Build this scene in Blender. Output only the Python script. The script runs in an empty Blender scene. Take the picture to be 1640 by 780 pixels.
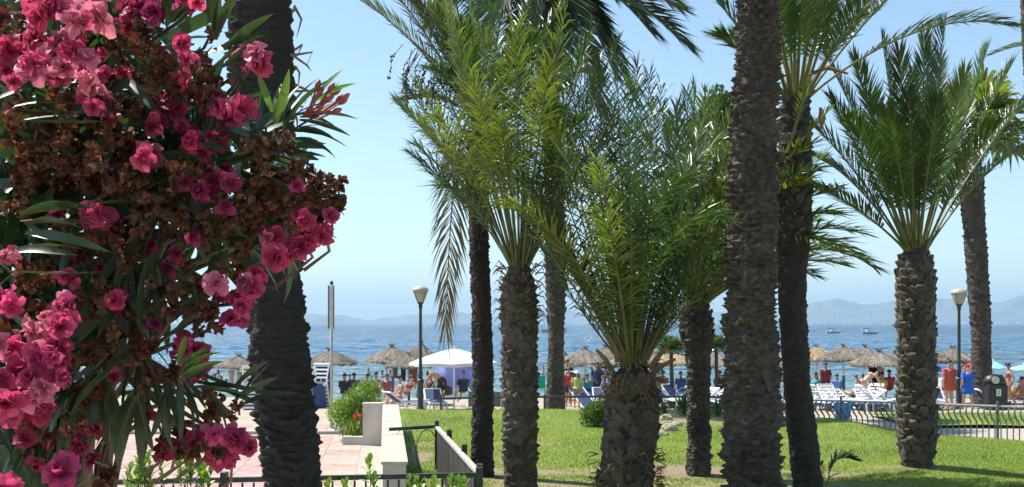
import bpy, math, random
import numpy as np
from mathutils import Vector, Matrix
from math import sin, cos, pi, radians

random.seed(7)
rng = np.random.default_rng(7)
sc = bpy.context.scene
C = sc.collection

# ------------------------------------------------------------------ camera
CAMZ = 3.0
cam_d = bpy.data.cameras.new('camera')
cam_d.lens = 36.0
cam_d.sensor_width = 36.0
cam_d.shift_y = 128.0 / 1640.0
cam_d.clip_start = 0.05
cam_d.clip_end = 60000
cam = bpy.data.objects.new('camera', cam_d)
cam.location = (0, 0, CAMZ)
cam.rotation_euler = (pi / 2, 0, 0)
C.objects.link(cam)
sc.camera = cam

# ------------------------------------------------------------------ light
SUN_EL, SUN_BACK = radians(58), radians(28)      # sun to the left, a little beyond the palms
w = bpy.data.worlds.new("World")
sc.world = w
w.use_nodes = True
nt = w.node_tree
sky = nt.nodes.new('ShaderNodeTexSky')
sky.sky_type = 'NISHITA'
sky.sun_disc = False
sky.sun_elevation = SUN_EL
sky.sun_rotation = -(pi / 2 - SUN_BACK)
sky.air_density = 1.0
sky.dust_density = 0.5
sky.ozone_density = 1.0
tint = nt.nodes.new('ShaderNodeMix'); tint.data_type = 'RGBA'; tint.blend_type = 'MULTIPLY'; tint.inputs[0].default_value = 1
tint.inputs[7].default_value = (1.0, 1.035, 1.0, 1)
nt.links.new(sky.outputs[0], tint.inputs[6])
nt.links.new(tint.outputs[2], nt.nodes['Background'].inputs[0])
nt.nodes['Background'].inputs[1].default_value = 0.115
sun_d = bpy.data.lights.new('sun', 'SUN')
sun_d.energy = 5.0
sun_d.angle = radians(0.5)
sun_d.color = (1.0, 0.95, 0.86)
sun = bpy.data.objects.new('sun', sun_d)
S = Vector((-cos(SUN_BACK) * cos(SUN_EL), sin(SUN_BACK) * cos(SUN_EL), sin(SUN_EL)))
sun.rotation_euler = S.to_track_quat('Z', 'Y').to_euler()
C.objects.link(sun)
sc.view_settings.view_transform = 'Standard'
sc.view_settings.look = 'None'
sc.view_settings.exposure = 0.75
sc.view_settings.gamma = 1
sc.render.engine = 'CYCLES'
sc.cycles.max_bounces = 6
sc.cycles.transparent_max_bounces = 8
sc.cycles.use_denoising = True

# ------------------------------------------------------------------ helpers
F = 1640.0
def px(x, y, d):
    "photo pixel at a distance -> world point"
    return np.array([(x - 820) / F * d, d, CAMZ + (518 - y) / F * d])
def nrm(v):
    v = np.asarray(v, float)
    return v / (np.linalg.norm(v, axis=-1, keepdims=True) + 1e-9)

def mat(name, col, rough=0.6, var=0.15, scale=6.0, bump=0.0, bscale=40.0, trans=0.0, tcol=None, metal=0.0,
        objvar=0.0, spec=0.5, col2=None, stretch=None, detail=4, huevar=0.0, big=0.0):
    m = bpy.data.materials.new(name)
    m.use_nodes = True
    t = m.node_tree
    N, L = t.nodes, t.links
    b = N['Principled BSDF']
    tc = N.new('ShaderNodeTexCoord')
    src = tc.outputs['Object']
    if stretch:
        mp = N.new('ShaderNodeMapping'); mp.inputs['Scale'].default_value = stretch
        L.new(src, mp.inputs[0]); src = mp.outputs[0]
    no = N.new('ShaderNodeTexNoise')
    no.inputs['Scale'].default_value = scale
    no.inputs['Detail'].default_value = detail
    L.new(src, no.inputs['Vector'])
    r = N.new('ShaderNodeValToRGB')
    r.color_ramp.elements[0].position = 0.32
    r.color_ramp.elements[1].position = 0.68
    c1 = [c * (1 - var) for c in col]
    c2 = list(col2) if col2 else [min(1, c * (1 + var)) for c in col]
    r.color_ramp.elements[0].color = (*c1, 1)
    r.color_ramp.elements[1].color = (*c2, 1)
    L.new(no.outputs['Fac'], r.inputs[0])
    cs = r.outputs[0]
    if big:
        nb_ = N.new('ShaderNodeTexNoise'); nb_.inputs['Scale'].default_value = 1.6; nb_.inputs['Detail'].default_value = 3
        L.new(tc.outputs['Object'], nb_.inputs['Vector'])
        mrb = N.new('ShaderNodeMapRange'); mrb.inputs['From Min'].default_value = .3; mrb.inputs['From Max'].default_value = .7
        mrb.inputs['To Min'].default_value = 1 - big; mrb.inputs['To Max'].default_value = 1 + big
        L.new(nb_.outputs['Fac'], mrb.inputs[0])
        mb_ = N.new('ShaderNodeMix'); mb_.data_type = 'RGBA'; mb_.blend_type = 'MULTIPLY'; mb_.inputs[0].default_value = 1
        L.new(cs, mb_.inputs[6]); L.new(mrb.outputs[0], mb_.inputs[7]); cs = mb_.outputs[2]
    if objvar or huevar:
        oi = N.new('ShaderNodeObjectInfo')
        hs = N.new('ShaderNodeHueSaturation')
        mr = N.new('ShaderNodeMapRange')
        mr.inputs['To Min'].default_value = 1 - objvar; mr.inputs['To Max'].default_value = 1 + objvar
        L.new(oi.outputs['Random'], mr.inputs[0]); L.new(mr.outputs[0], hs.inputs['Value'])
        if huevar:
            m2 = N.new('ShaderNodeMapRange'); m3 = N.new('ShaderNodeMath'); m3.operation = 'FRACT'
            m4 = N.new('ShaderNodeMath'); m4.operation = 'MULTIPLY'; m4.inputs[1].default_value = 7.31
            L.new(oi.outputs['Random'], m4.inputs[0]); L.new(m4.outputs[0], m3.inputs[0]); L.new(m3.outputs[0], m2.inputs[0])
            m2.inputs['To Min'].default_value = 0.5 - huevar; m2.inputs['To Max'].default_value = 0.5 + huevar
            L.new(m2.outputs[0], hs.inputs['Hue'])
        L.new(cs, hs.inputs['Color']); cs = hs.outputs[0]
    L.new(cs, b.inputs['Base Color'])
    b.inputs['Roughness'].default_value = rough
    b.inputs['Metallic'].default_value = metal
    b.inputs['Specular IOR Level'].default_value = spec
    if bump:
        n2 = N.new('ShaderNodeTexNoise'); n2.inputs['Scale'].default_value = bscale; n2.inputs['Detail'].default_value = 5
        L.new(src, n2.inputs['Vector'])
        bp = N.new('ShaderNodeBump'); bp.inputs['Strength'].default_value = bump; bp.inputs['Distance'].default_value = 0.02
        L.new(n2.outputs['Fac'], bp.inputs['Height']); L.new(bp.outputs[0], b.inputs['Normal'])
    if trans:
        tr = N.new('ShaderNodeBsdfTranslucent')
        if tcol:
            mx = N.new('ShaderNodeMix'); mx.data_type = 'RGBA'; mx.blend_type = 'MULTIPLY'; mx.inputs[0].default_value = 1
            L.new(cs, mx.inputs[6]); mx.inputs[7].default_value = (*tcol, 1)
            L.new(mx.outputs[2], tr.inputs[0])
        else:
            L.new(cs, tr.inputs[0])
        ms = N.new('ShaderNodeMixShader'); ms.inputs[0].default_value = trans
        L.new(b.outputs[0], ms.inputs[1]); L.new(tr.outputs[0], ms.inputs[2])
        L.new(ms.outputs[0], N['Material Output'].inputs[0])
    return m

def mkmesh(name, v, f, m=None, smooth=False):
    me = bpy.data.meshes.new(name)
    v = np.asarray(v, dtype=np.float32).reshape(-1, 3)
    if isinstance(f, np.ndarray):
        k = f.shape[1]; nf = len(f)
        me.vertices.add(len(v)); me.vertices.foreach_set('co', v.ravel())
        me.loops.add(nf * k); me.loops.foreach_set('vertex_index', f.astype(np.int32).ravel())
        me.polygons.add(nf)
        me.polygons.foreach_set('loop_start', np.arange(0, nf * k, k, dtype=np.int32))
        me.polygons.foreach_set('loop_total', np.full(nf, k, dtype=np.int32))
        me.update(calc_edges=True)
    else:
        me.from_pydata([tuple(map(float, p)) for p in v], [], [tuple(map(int, q)) for q in f])
        me.update()
    if m is not None:
        me.materials.append(m)
    if smooth and len(me.polygons):
        me.polygons.foreach_set('use_smooth', np.ones(len(me.polygons), dtype=bool))
    return me

def tag(o, label=None, cat=None, group=None, kind=None):
    if label: o['label'] = label
    if cat: o['category'] = cat
    if group: o['group'] = group
    if kind: o['kind'] = kind
    return o
def link(name, me, parent=None, loc=(0, 0, 0), rot=(0, 0, 0), scale=(1, 1, 1)):
    o = bpy.data.objects.new(name, me)
    C.objects.link(o)
    o.location = loc; o.rotation_euler = rot; o.scale = scale
    if parent is not None:
        o.parent = parent
    return o
def empty(name, loc, label, cat, group=None, rz=0.0):
    o = bpy.data.objects.new(name, None); C.objects.link(o)
    o.empty_display_size = 0.2
    o.location = loc; o.rotation_euler = (0, 0, rz)
    return tag(o, label, cat, group)
def kids(o, table):
    return table.get(o.name, [])
def dup(root, loc, rz=None, label=None, scale=None, name=None):
    r = root.copy(); C.objects.link(r); r.location = loc
    if rz is not None: r.rotation_euler = (r.rotation_euler[0], r.rotation_euler[1], rz)
    if scale is not None: r.scale = (scale,) * 3 if not hasattr(scale, '__len__') else scale
    if label: r['label'] = label
    for ch in list(root.children):
        c = ch.copy(); C.objects.link(c); c.parent = r
        for g in list(ch.children):
            d = g.copy(); C.objects.link(d); d.parent = c
    return r

class MB:
    def __init__(s): s.v = []; s.f = []
    def add(s, v, f):
        n = len(s.v); s.v.extend([tuple(p) for p in v]); s.f.extend([tuple(i + n for i in q) for q in f]); return s
    def box(s, c, size, rz=0.0, rx=0.0, ry=0.0, taper=1.0, bev=0.0):
        hx, hy, hz = [k / 2 for k in size]
        R = Matrix.Rotation(rz, 3, 'Z') @ Matrix.Rotation(ry, 3, 'Y') @ Matrix.Rotation(rx, 3, 'X')
        vs = []
        if bev <= 0:
            for z in (-1, 1):
                t = taper if z > 0 else 1
                for x, y in ((-1, -1), (1, -1), (1, 1), (-1, 1)):
                    p = R @ Vector((x * hx * t, y * hy * t, z * hz)); vs.append((p.x + c[0], p.y + c[1], p.z + c[2]))
            fs = [(3, 2, 1, 0), (4, 5, 6, 7)] + [(i, (i + 1) % 4, (i + 1) % 4 + 4, i + 4) for i in range(4)]
        else:
            rings = [(-hz, bev), (-hz + bev, 0), (hz - bev, 0), (hz, bev)]
            for z, ins in rings:
                t = taper if z > 0 else 1
                for x, y in ((-1, -1), (1, -1), (1, 1), (-1, 1)):
                    p = R @ Vector((x * (hx * t - ins), y * (hy * t - ins), z)); vs.append((p.x + c[0], p.y + c[1], p.z + c[2]))
            fs = [(3, 2, 1, 0), (12, 13, 14, 15)]
            for k in range(3):
                for i in range(4):
                    fs.append((k * 4 + i, k * 4 + (i + 1) % 4, k * 4 + 4 + (i + 1) % 4, k * 4 + 4 + i))
        return s.add(vs, fs)
    def tube(s, pts, rad, n=8, cap=True, flat=1.0):
        pts = [np.asarray(p, float) for p in pts]
        if not hasattr(rad, '__len__'): rad = [rad] * len(pts)
        vs, fs = [], []
        ref = None
        for i, p in enumerate(pts):
            t = nrm(pts[min(i + 1, len(pts) - 1)] - pts[max(i - 1, 0)])
            if ref is None:
                ref = np.array([1., 0, 0]) if abs(t[0]) < .8 else np.array([0, 1., 0])
            a = nrm(ref - t * np.dot(ref, t)); b = np.cross(t, a); ref = a
            for k in range(n):
                q = 2 * pi * k / n
                vs.append(p + rad[i] * (a * cos(q) + flat * b * sin(q)))
        for i in range(len(pts) - 1):
            for k in range(n):
                fs.append((i * n + k, i * n + (k + 1) % n, (i + 1) * n + (k + 1) % n, (i + 1) * n + k))
        if cap:
            fs.append(tuple(range(n))[::-1]); fs.append(tuple(range((len(pts) - 1) * n, len(pts) * n)))
        return s.add(vs, fs)
    def lathe(s, prof, n=16, c=(0, 0, 0), sy=1.0):
        vs, fs = [], []
        for r, z in prof:
            for k in range(n):
                a = 2 * pi * k / n
                vs.append((c[0] + r * cos(a), c[1] + r * sy * sin(a), c[2] + z))
        for i in range(len(prof) - 1):
            for k in range(n):
                fs.append((i * n + k, i * n + (k + 1) % n, (i + 1) * n + (k + 1) % n, (i + 1) * n + k))
        fs.append(tuple(range(n))[::-1]); fs.append(tuple(range((len(prof) - 1) * n, len(prof) * n)))
        return s.add(vs, fs)
    def mesh(s, name, m, smooth=False):
        return mkmesh(name, s.v, s.f, m, smooth)
    def build(s, name, m, parent=None, smooth=False, loc=(0, 0, 0)):
        return link(name, s.mesh(name, m, smooth), parent, loc)

# smooth value noise, periodic in the first axis
def vnoise(u, v, per_u, seed=0):
    r = np.random.default_rng(seed).random((per_u, 512))
    iu = np.floor(u).astype(int); iv = np.floor(v).astype(int)
    fu, fv = u - iu, v - iv
    fu = fu * fu * (3 - 2 * fu); fv = fv * fv * (3 - 2 * fv)
    g = lambda a, b: r[a % per_u, b % 512]
    return (g(iu, iv) * (1 - fu) + g(iu + 1, iv) * fu) * (1 - fv) + (g(iu, iv + 1) * (1 - fu) + g(iu + 1, iv + 1) * fu) * fv

# ------------------------------------------------------------------ materials
M = {}
M['frond'] = mat('palm_frond_green', (0.062, 0.108, 0.03), 0.28, 0.3, 3, trans=0.26, tcol=(1.5, 1.7, 0.7), objvar=0.25, huevar=0.012)
M['frond_y'] = mat('palm_frond_yellow_green', (0.135, 0.175, 0.03), 0.34, 0.3, 3, trans=0.34, tcol=(1.5, 1.6, 0.6), objvar=0.2, huevar=0.012)
M['frond_d'] = mat('palm_frond_deep_green', (0.042, 0.066, 0.027), 0.33, 0.3, 3, trans=0.25, tcol=(1.3, 1.6, 0.7), objvar=0.25)
M['frond_b'] = mat('palm_frond_dry', (0.19, 0.14, 0.07), 0.6, 0.3, 4, trans=0.25, objvar=0.2)
M['rachis'] = mat('frond_stem', (0.11, 0.12, 0.04), 0.5, 0.25, 5)
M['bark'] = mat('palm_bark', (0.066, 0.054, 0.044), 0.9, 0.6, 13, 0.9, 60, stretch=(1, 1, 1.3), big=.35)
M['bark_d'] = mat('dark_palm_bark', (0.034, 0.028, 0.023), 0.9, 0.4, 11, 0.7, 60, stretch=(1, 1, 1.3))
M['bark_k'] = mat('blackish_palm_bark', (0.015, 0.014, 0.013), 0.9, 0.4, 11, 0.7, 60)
M['boot'] = mat('palm_leaf_base', (0.098, 0.080, 0.064), 0.85, 0.35, 25, 0.6, 90, objvar=0.4, stretch=(3, 3, 1))
M['boot_d'] = mat('dark_palm_leaf_base', (0.058, 0.048, 0.040), 0.85, 0.35, 25, 0.6, 90, objvar=0.4, stretch=(3, 3, 1))
M['fibre'] = mat('palm_fibre', (0.2, 0.12, 0.07), 0.9, 0.35, 30)
M['grass'] = mat('grass_blades', (0.115, 0.235, 0.014), 0.55, 0.25, 0.55, trans=0.35, tcol=(1.25, 1.3, .8), col2=(0.27, 0.34, 0.04))
M['sand'] = mat('beach_sand', (0.36, 0.305, 0.23), 0.95, 0.12, 3, 0.5, 12)
M['paver'] = mat('pink_paving', (0.40, 0.265, 0.235), 0.85, 0.16, 3, 0.5, 30, objvar=0.09, huevar=0.008, big=.12)
M['paver_c'] = mat('cream_paving', (0.38, 0.32, 0.265), 0.85, 0.14, 5, 0.25, 60, objvar=0.08)
M['joint'] = mat('paving_joint', (0.36, 0.32, 0.27), 0.95, 0.15, 6)
M['white'] = mat('white_plastic', (0.72, 0.73, 0.74), 0.45, 0.06, 8, objvar=.08)
M['plaster'] = mat('white_plaster', (0.54, 0.50, 0.45), 0.9, 0.12, 2.2, 0.5, 18, big=.16)
M['travertine'] = mat('travertine_slab', (0.47, 0.42, 0.33), 0.75, 0.12, 6, 0.2, 40, objvar=.07)
M['blue'] = mat('blue_sling', (0.015, 0.045, 0.14), 0.7, 0.15, 8, objvar=.25)
M['ltblue'] = mat('light_blue_towel', (0.16, 0.38, 0.68), 0.85, 0.15, 8)
M['iron'] = mat('black_painted_iron', (0.022, 0.026, 0.026), 0.45, 0.4, 14, 0.3, 60, col2=(0.05, 0.055, 0.055))
M['greywood'] = mat('grey_weathered_wood', (0.055, 0.05, 0.045), 0.85, 0.35, 12, 0.6, 50, stretch=(6, 6, .6), objvar=.35)
M['palewood'] = mat('pale_weathered_rail', (0.42, 0.40, 0.36), 0.8, 0.3, 10, 0.3, 50)
M['fence'] = mat('grey_fence_metal', (0.14, 0.16, 0.16), 0.4, 0.25, 10, metal=0.3)
M['fence_rail'] = mat('pale_fence_rail', (0.42, 0.45, 0.46), 0.4, 0.15, 10, metal=0.2)
M['thatch'] = mat('thatch', (0.20, 0.175, 0.145), 0.95, 0.35, 14, 0.5, 60, objvar=.15, stretch=(1, 1, .5))
M['thatch_y'] = mat('fresh_thatch', (0.36, 0.28, 0.17), 0.95, 0.3, 14, objvar=.15)
M['canvas'] = mat('white_canvas', (0.70, 0.70, 0.68), 0.8, 0.03, 4, trans=.25)
M['peri'] = mat('periwinkle_cloth', (0.27, 0.33, 0.78), 0.8, 0.1, 4, trans=.3)
M['turq'] = mat('turquoise_cloth', (0.35, 0.74, 0.74), 0.8, 0.1, 4, trans=.3)
M['pinkcloth'] = mat('pink_cloth', (0.75, 0.12, 0.2), 0.8, 0.1, 4, trans=.3)
M['bluecloth'] = mat('blue_cloth', (0.05, 0.12, 0.6), 0.8, 0.1, 4, trans=.3)
M['olive_leaf'] = mat('oleander_leaf', (0.035, 0.062, 0.026), 0.38, 0.3, 14, trans=0.16, tcol=(1.9, 2.2, .8), objvar=.35, huevar=.01)
M['olive_light'] = mat('young_oleander_leaf', (0.10, 0.19, 0.04), 0.38, 0.3, 14, trans=0.3, tcol=(1.5, 1.7, .7), objvar=.2)
M['stemwood'] = mat('oleander_stem', (0.12, 0.09, 0.055), 0.8, 0.3, 14)
M['dried'] = mat('dried_blossom', (0.095, 0.040, 0.022), 0.75, 0.5, 45, trans=0.22, tcol=(1.8, 1.1, .6), objvar=.5, huevar=.02, col2=(0.19, 0.09, .042))
M['bud'] = mat('oleander_bud', (0.22, 0.05, 0.05), 0.6, 0.3, 45)
M['shrubleaf'] = mat('bright_shrub_leaf', (0.18, 0.30, 0.04), 0.35, 0.3, 9, trans=0.35, tcol=(1.3, 1.4, .6), objvar=.15)
M['shrubleaf2'] = mat('mid_shrub_leaf', (0.10, 0.17, 0.035), 0.4, 0.3, 9, trans=0.3, tcol=(1.3, 1.4, .6), objvar=.15)
M['skin'] = mat('tanned_skin', (0.42, 0.22, 0.14), 0.5, 0.08, 9)
M['skin_l'] = mat('light_skin', (0.55, 0.33, 0.24), 0.5, 0.08, 9)
M['hair'] = mat('dark_hair', (0.018, 0.012, 0.009), 0.5, 0.3, 30)
M['rock'] = mat('pale_rock', (0.36, 0.30, 0.23), 0.9, 0.3, 6, 0.6, 20)
M['glass'] = mat('frosted_lamp_glass', (0.6, 0.56, 0.45), 0.25, 0.05, 6, trans=.5)
def petal(name, c, t):
    return mat(name, c, 0.55, 0.28, 30, 0.15, 50, trans=0.42, tcol=t, objvar=.18, huevar=.012)
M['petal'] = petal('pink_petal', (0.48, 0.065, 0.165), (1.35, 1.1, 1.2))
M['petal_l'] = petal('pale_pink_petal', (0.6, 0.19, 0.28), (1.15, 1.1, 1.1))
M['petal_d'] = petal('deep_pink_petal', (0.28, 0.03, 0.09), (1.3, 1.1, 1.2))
def solid(name, col, rough=.7): 
    if name not in M: M[name] = mat(name, col, rough, .12, 9)
    return M[name]

# ------------------------------------------------------------------ setting
def lawn_far(X):
    return np.interp(X, [-4, 6, 7.5, 8.9, 10.2, 12.8, 22], [31.0, 30.6, 28.6, 27.8, 26.9, 25.3, 19.5])
def lawn_left(Y):
    return -1.53 - 0.126 * (Y - 14.8)
def lawn_z(X, Y):
    zf = np.interp(X, [-4, 8.9, 10.2, 12.8, 22], [0.42, 0.42, 0.19, 0.07, 0.05])
    zn = np.interp(X, [-4, 7, 14, 22], [0.3, 0.3, 0.14, 0.06])
    t = np.clip((Y - 17) / (lawn_far(X) - 17 + 1e-6), 0, 1)
    return zn * (1 - t) + zf * t + 0.03 * np.sin(X * 1.3 + .7) * np.sin(Y * .9)
def ground_z(X, Y):
    return np.interp(Y, [-60, 33, 42, 50, 60], [0, 0, -.33, -.62, -1.2])

def grid(xs, ys, fz):
    X, Y = np.meshgrid(xs, ys)
    v = np.stack([X, Y, fz(X, Y)], -1).reshape(-1, 3)
    nx, ny = len(xs), len(ys)
    i = np.arange((nx - 1) * (ny - 1)); r, c = i // (nx - 1), i % (nx - 1)
    a = r * nx + c
    return v, np.stack([a, a + 1, a + nx + 1, a + nx], 1)

# ground: one sheet, sand towards the sea, gravelly soil under everything
xs = np.concatenate([[-400, -120, -60], np.linspace(-32, 32, 90), [60, 120, 400]])
ys = np.concatenate([[-60, -20, 0, 12, 20, 26, 30], np.linspace(32, 56, 70), [62, 90]])
def gz(X, Y):
    z = ground_z(X, Y)
    amp = np.clip((Y - 33) / 3, 0, 1) * np.clip((52 - Y) / 4, 0, 1)
    return z + amp * 0.035 * (np.sin(X * 2.1 + Y) * np.sin(Y * 2.7 + X * .6) + .6 * np.sin(X * 5.3 - Y * 3.1))
v, f = grid(xs, ys, gz)
g = link('ground', mkmesh('ground', v, f, M['sand'], True)); tag(g, kind='structure')

# sea
ms = bpy.data.materials.new('sea_water'); ms.use_nodes = True
t = ms.node_tree; N, L = t.nodes, t.links; b = N['Principled BSDF']
tc = N.new('ShaderNodeTexCoord'); sx = N.new('ShaderNodeSeparateXYZ'); L.new(tc.outputs['Object'], sx.inputs[0])
mr = N.new('ShaderNodeMapRange'); mr.inputs['From Min'].default_value = 48; mr.inputs['From Max'].default_value = 330
L.new(sx.outputs['Y'], mr.inputs[0])
rp = N.new('ShaderNodeValToRGB')
E = rp.color_ramp.elements
E[0].position = 0; E[0].color = (0.17, 0.29, 0.31, 1)
E[1].position = 1; E[1].color = (0.005, 0.075, 0.20, 1)
e = E.new(0.10); e.color = (0.05, 0.145, 0.20, 1)
e = E.new(0.32); e.color = (0.010, 0.105, 0.235, 1)
L.new(mr.outputs[0], rp.inputs[0])
pn = N.new('ShaderNodeTexNoise'); pm = N.new('ShaderNodeMapping'); pm.inputs['Scale'].default_value = (0.02, 0.12, 1)
L.new(tc.outputs['Object'], pm.inputs[0]); L.new(pm.outputs[0], pn.inputs['Vector']); pn.inputs['Scale'].default_value = 1; pn.inputs['Detail'].default_value = 4
mixc = N.new('ShaderNodeMix'); mixc.data_type = 'RGBA'; mixc.blend_type = 'MULTIPLY'; mixc.inputs[0].default_value = 1
pr = N.new('ShaderNodeMapRange'); pr.inputs['From Min'].default_value = .35; pr.inputs['From Max'].default_value = .65; pr.inputs['To Min'].default_value = .6; pr.inputs['To Max'].default_value = 1.35
L.new(pn.outputs['Fac'], pr.inputs[0]); L.new(rp.outputs[0], mixc.inputs[6]); L.new(pr.outputs[0], mixc.inputs[7])
L.new(mixc.outputs[2], b.inputs['Base Color'])
b.inputs['Roughness'].default_value = 0.07
b.inputs['IOR'].default_value = 1.33; b.inputs['Specular IOR Level'].default_value = 0.5
prev = None
for sc_, st, di, dt in (((1.1, 3.2, 1), 1.0, 0.45, 4), ((0.25, 0.8, 1), 1.0, 2.4, 4), ((0.03, 0.10, 1), 1.0, 4.0, 4)):
    mp = N.new('ShaderNodeMapping'); mp.inputs['Scale'].default_value = sc_; L.new(tc.outputs['Object'], mp.inputs[0])
    no = N.new('ShaderNodeTexNoise'); no.inputs['Scale'].default_value = 1; no.inputs['Detail'].default_value = dt
    L.new(mp.outputs[0], no.inputs['Vector'])
    bp = N.new('ShaderNodeBump'); bp.inputs['Strength'].default_value = st; bp.inputs['Distance'].default_value = di
    L.new(no.outputs['Fac'], bp.inputs['Height'])
    if prev: L.new(prev.outputs[0], bp.inputs['Normal'])
    prev = bp
L.new(prev.outputs[0], b.inputs['Normal'])
SEA = -0.62
xs = np.concatenate([[-14000, -6000, -2000, -700, -300], np.linspace(-150, 150, 241), [300, 700, 2000, 6000, 14000]])
ys = np.concatenate([47 * (1.0065 ** np.arange(0, 330)), [420, 600, 1000, 2000, 4000, 8000, 16000]])
def sea_z(X, Y):
    a = 0.035 + 0.05 * np.clip((Y - 50) / 60, 0, 1)
    z = a * (np.sin(X * .55 + 1.4 * np.sin(Y * .21) + Y * 1.0) * .6 + np.sin(-X * .32 + Y * 1.9 + np.sin(X * .4) * 1.3) * .4 + np.sin(X * 1.3 + Y * 2.6) * .25)
    return SEA + z * (Y < 390) * np.clip((Y - 47) / 4, 0, 1)
v, f = grid(xs, ys, sea_z)
tag(link('sea', mkmesh('sea', v, f, ms, True)), kind='structure')

# lawn
ml = bpy.data.materials.new('lawn_turf'); ml.use_nodes = True
t = ml.node_tree; N, L = t.nodes, t.links; b = N['Principled BSDF']
tc = N.new('ShaderNodeTexCoord'); n1 = N.new('ShaderNodeTexNoise'); n1.inputs['Scale'].default_value = .7; n1.inputs['Detail'].default_value = 6
L.new(tc.outputs['Object'], n1.inputs['Vector'])
r1 = N.new('ShaderNodeValToRGB'); r1.color_ramp.elements[0].position = .4; r1.color_ramp.elements[1].position = .62
r1.color_ramp.elements[0].color = (0.15, 0.22, 0.025, 1); r1.color_ramp.elements[1].color = (0.20, 0.24, 0.05, 1)
L.new(n1.outputs['Fac'], r1.inputs[0])
va = N.new('ShaderNodeAttribute'); va.attribute_name = 'soil'
n3 = N.new('ShaderNodeTexNoise'); n3.inputs['Scale'].default_value = 9; n3.inputs['Detail'].default_value = 6
L.new(tc.outputs['Object'], n3.inputs['Vector'])
r3 = N.new('ShaderNodeValToRGB'); r3.color_ramp.elements[0].color = (0.15, 0.11, 0.065, 1); r3.color_ramp.elements[1].color = (0.30, 0.23, 0.15, 1)
L.new(n3.outputs['Fac'], r3.inputs[0])
mx = N.new('ShaderNodeMix'); mx.data_type = 'RGBA'
L.new(va.outputs['Fac'], mx.inputs[0]); L.new(r1.outputs[0], mx.inputs[6]); L.new(r3.outputs[0], mx.inputs[7])
L.new(mx.outputs[2], b.inputs['Base Color']); b.inputs['Roughness'].default_value = .95
bp = N.new('ShaderNodeBump'); bp.inputs['Strength'].default_value = .6; bp.inputs['Distance'].default_value = .03
L.new(n3.outputs['Fac'], bp.inputs['Height']); L.new(bp.outputs[0], b.inputs['Normal'])
SOIL = [(0.2, 18.6, 1.2, .5, .9), (2.9, 18.5, 2.2, .75, 1.0), (4.0, 18.5, 1.4, .5, .8), (1.9, 18.7, 1.2, .5, .8), (-1.9, 20.3, .5, 1.6, .8), (-.6, 20.0, .9, .9, .55),
        (5.6, 18.3, 1.2, .5, .8), (4.9, 27.6, 1.4, 1.0, .8), (6.9, 19.0, .8, .4, .6), (3.2, 27.5, .8, .7, .6), (1.0, 17.0, 3, .8, .7), (4.5, 16.8, 3, .9, .9), (7.5, 18.9, .75, .35, .8), (-.5, 17.9, .6, .35, .8), (3.3, 18.0, .7, .4, .9), (.2, 16.4, 1.2, .6, .9), (4.6, 16.2, 1, .6, .9), (.4, 22.5, .7, .35, .5), (6.6, 22.8, 1.1, .35, .45), (-2.0, 22.5, .5, .8, .5)]
def soil(X, Y):
    s = np.zeros_like(X)
    for x, y, a, c, k in SOIL:
        s = np.maximum(s, k * np.exp(-(((X - x) / a) ** 2 + ((Y - y) / c) ** 2)))
    return s
uu, vv = np.linspace(0, 1, 150), np.linspace(0, 1, 120)
U, V = np.meshgrid(uu, vv)
Yl = 9 + V * 0
for _ in range(2):
    Xl = lawn_left(Yl) + U * (22 - lawn_left(Yl)); Yl = 9 + V * (lawn_far(Xl) - 9)
Zl = lawn_z(Xl, Yl)
Zl[-1, :] = -0.05; Zl[:, 0] = np.where(Yl[:, 0] > 25.3, -0.05, Zl[:, 0])
v = np.stack([Xl, Yl, Zl], -1).reshape(-1, 3)
i = np.arange(149 * 119); a = (i // 149) * 150 + i % 149
me = mkmesh('lawn', v, np.stack([a, a + 1, a + 151, a + 150], 1), ml, True)
at = me.attributes.new('soil', 'FLOAT', 'POINT')
sv = soil(Xl, Yl) + 0.25 * (vnoise(Xl * 1.5 + 50, Yl * 1.5 + 20, 400, 3) - .5)
at.data.foreach_set('value', np.clip(sv * 1.5 - .2, 0, 1).ravel().astype(np.float32))
tag(link('lawn', me), kind='structure')
# second lawn beyond the curved railing
v, f = grid(np.linspace(11.5, 30, 30), np.linspace(29.2, 33.2, 12), lambda X, Y: 0.10 + 0.02 * np.sin(X * 2) + 0 * Y)
me = mkmesh('far_lawn', v, f, ml, True); me.attributes.new('soil', 'FLOAT', 'POINT')
tag(link('far_lawn', me), kind='structure')

# grass blades
def blades(n, X, Y, Z, h, wid):
    k = len(X)
    a = rng.random(k) * 2 * pi; hh = h * (.5 + rng.random(k)); l = rng.random(k) * .7 * hh
    b = np.stack([X, Y, Z], 1)
    d = np.stack([np.cos(a), np.sin(a), 0 * a], 1)
    s = np.stack([-np.sin(a), np.cos(a), 0 * a], 1)
    tip = b + d * l[:, None]; tip[:, 2] += hh
    v = np.stack([b - s * wid / 2, b + s * wid / 2, tip], 1).reshape(-1, 3)
    return v, np.arange(3 * k).reshape(-1, 3)
n = 260000
Yg = 16.5 + (31 - 16.5) * rng.random(n) ** 1.15
Xg = lawn_left(Yg) + .02 + (0.56 * Yg - lawn_left(Yg)) * rng.random(n)
ok = (Yg < lawn_far(Xg) - .05)
keep = (soil(Xg, Yg) + .25 * (vnoise(Xg * 1.5 + 50, Yg * 1.5 + 20, 400, 3) - .5) + .5 * (vnoise(Xg * 6 + 50, Yg * 6 + 20, 900, 5) - .5) + .5 * (rng.random(n) - .5)) < .48
ok &= keep
Xg, Yg = Xg[ok], Yg[ok]
v1, f1 = blades(0, Xg, Yg, lawn_z(Xg, Yg) - .005, .032, .012)
n = 12000
X2 = 11.6 + 18 * rng.random(n); Y2 = 29.3 + 3.8 * rng.random(n)
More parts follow.
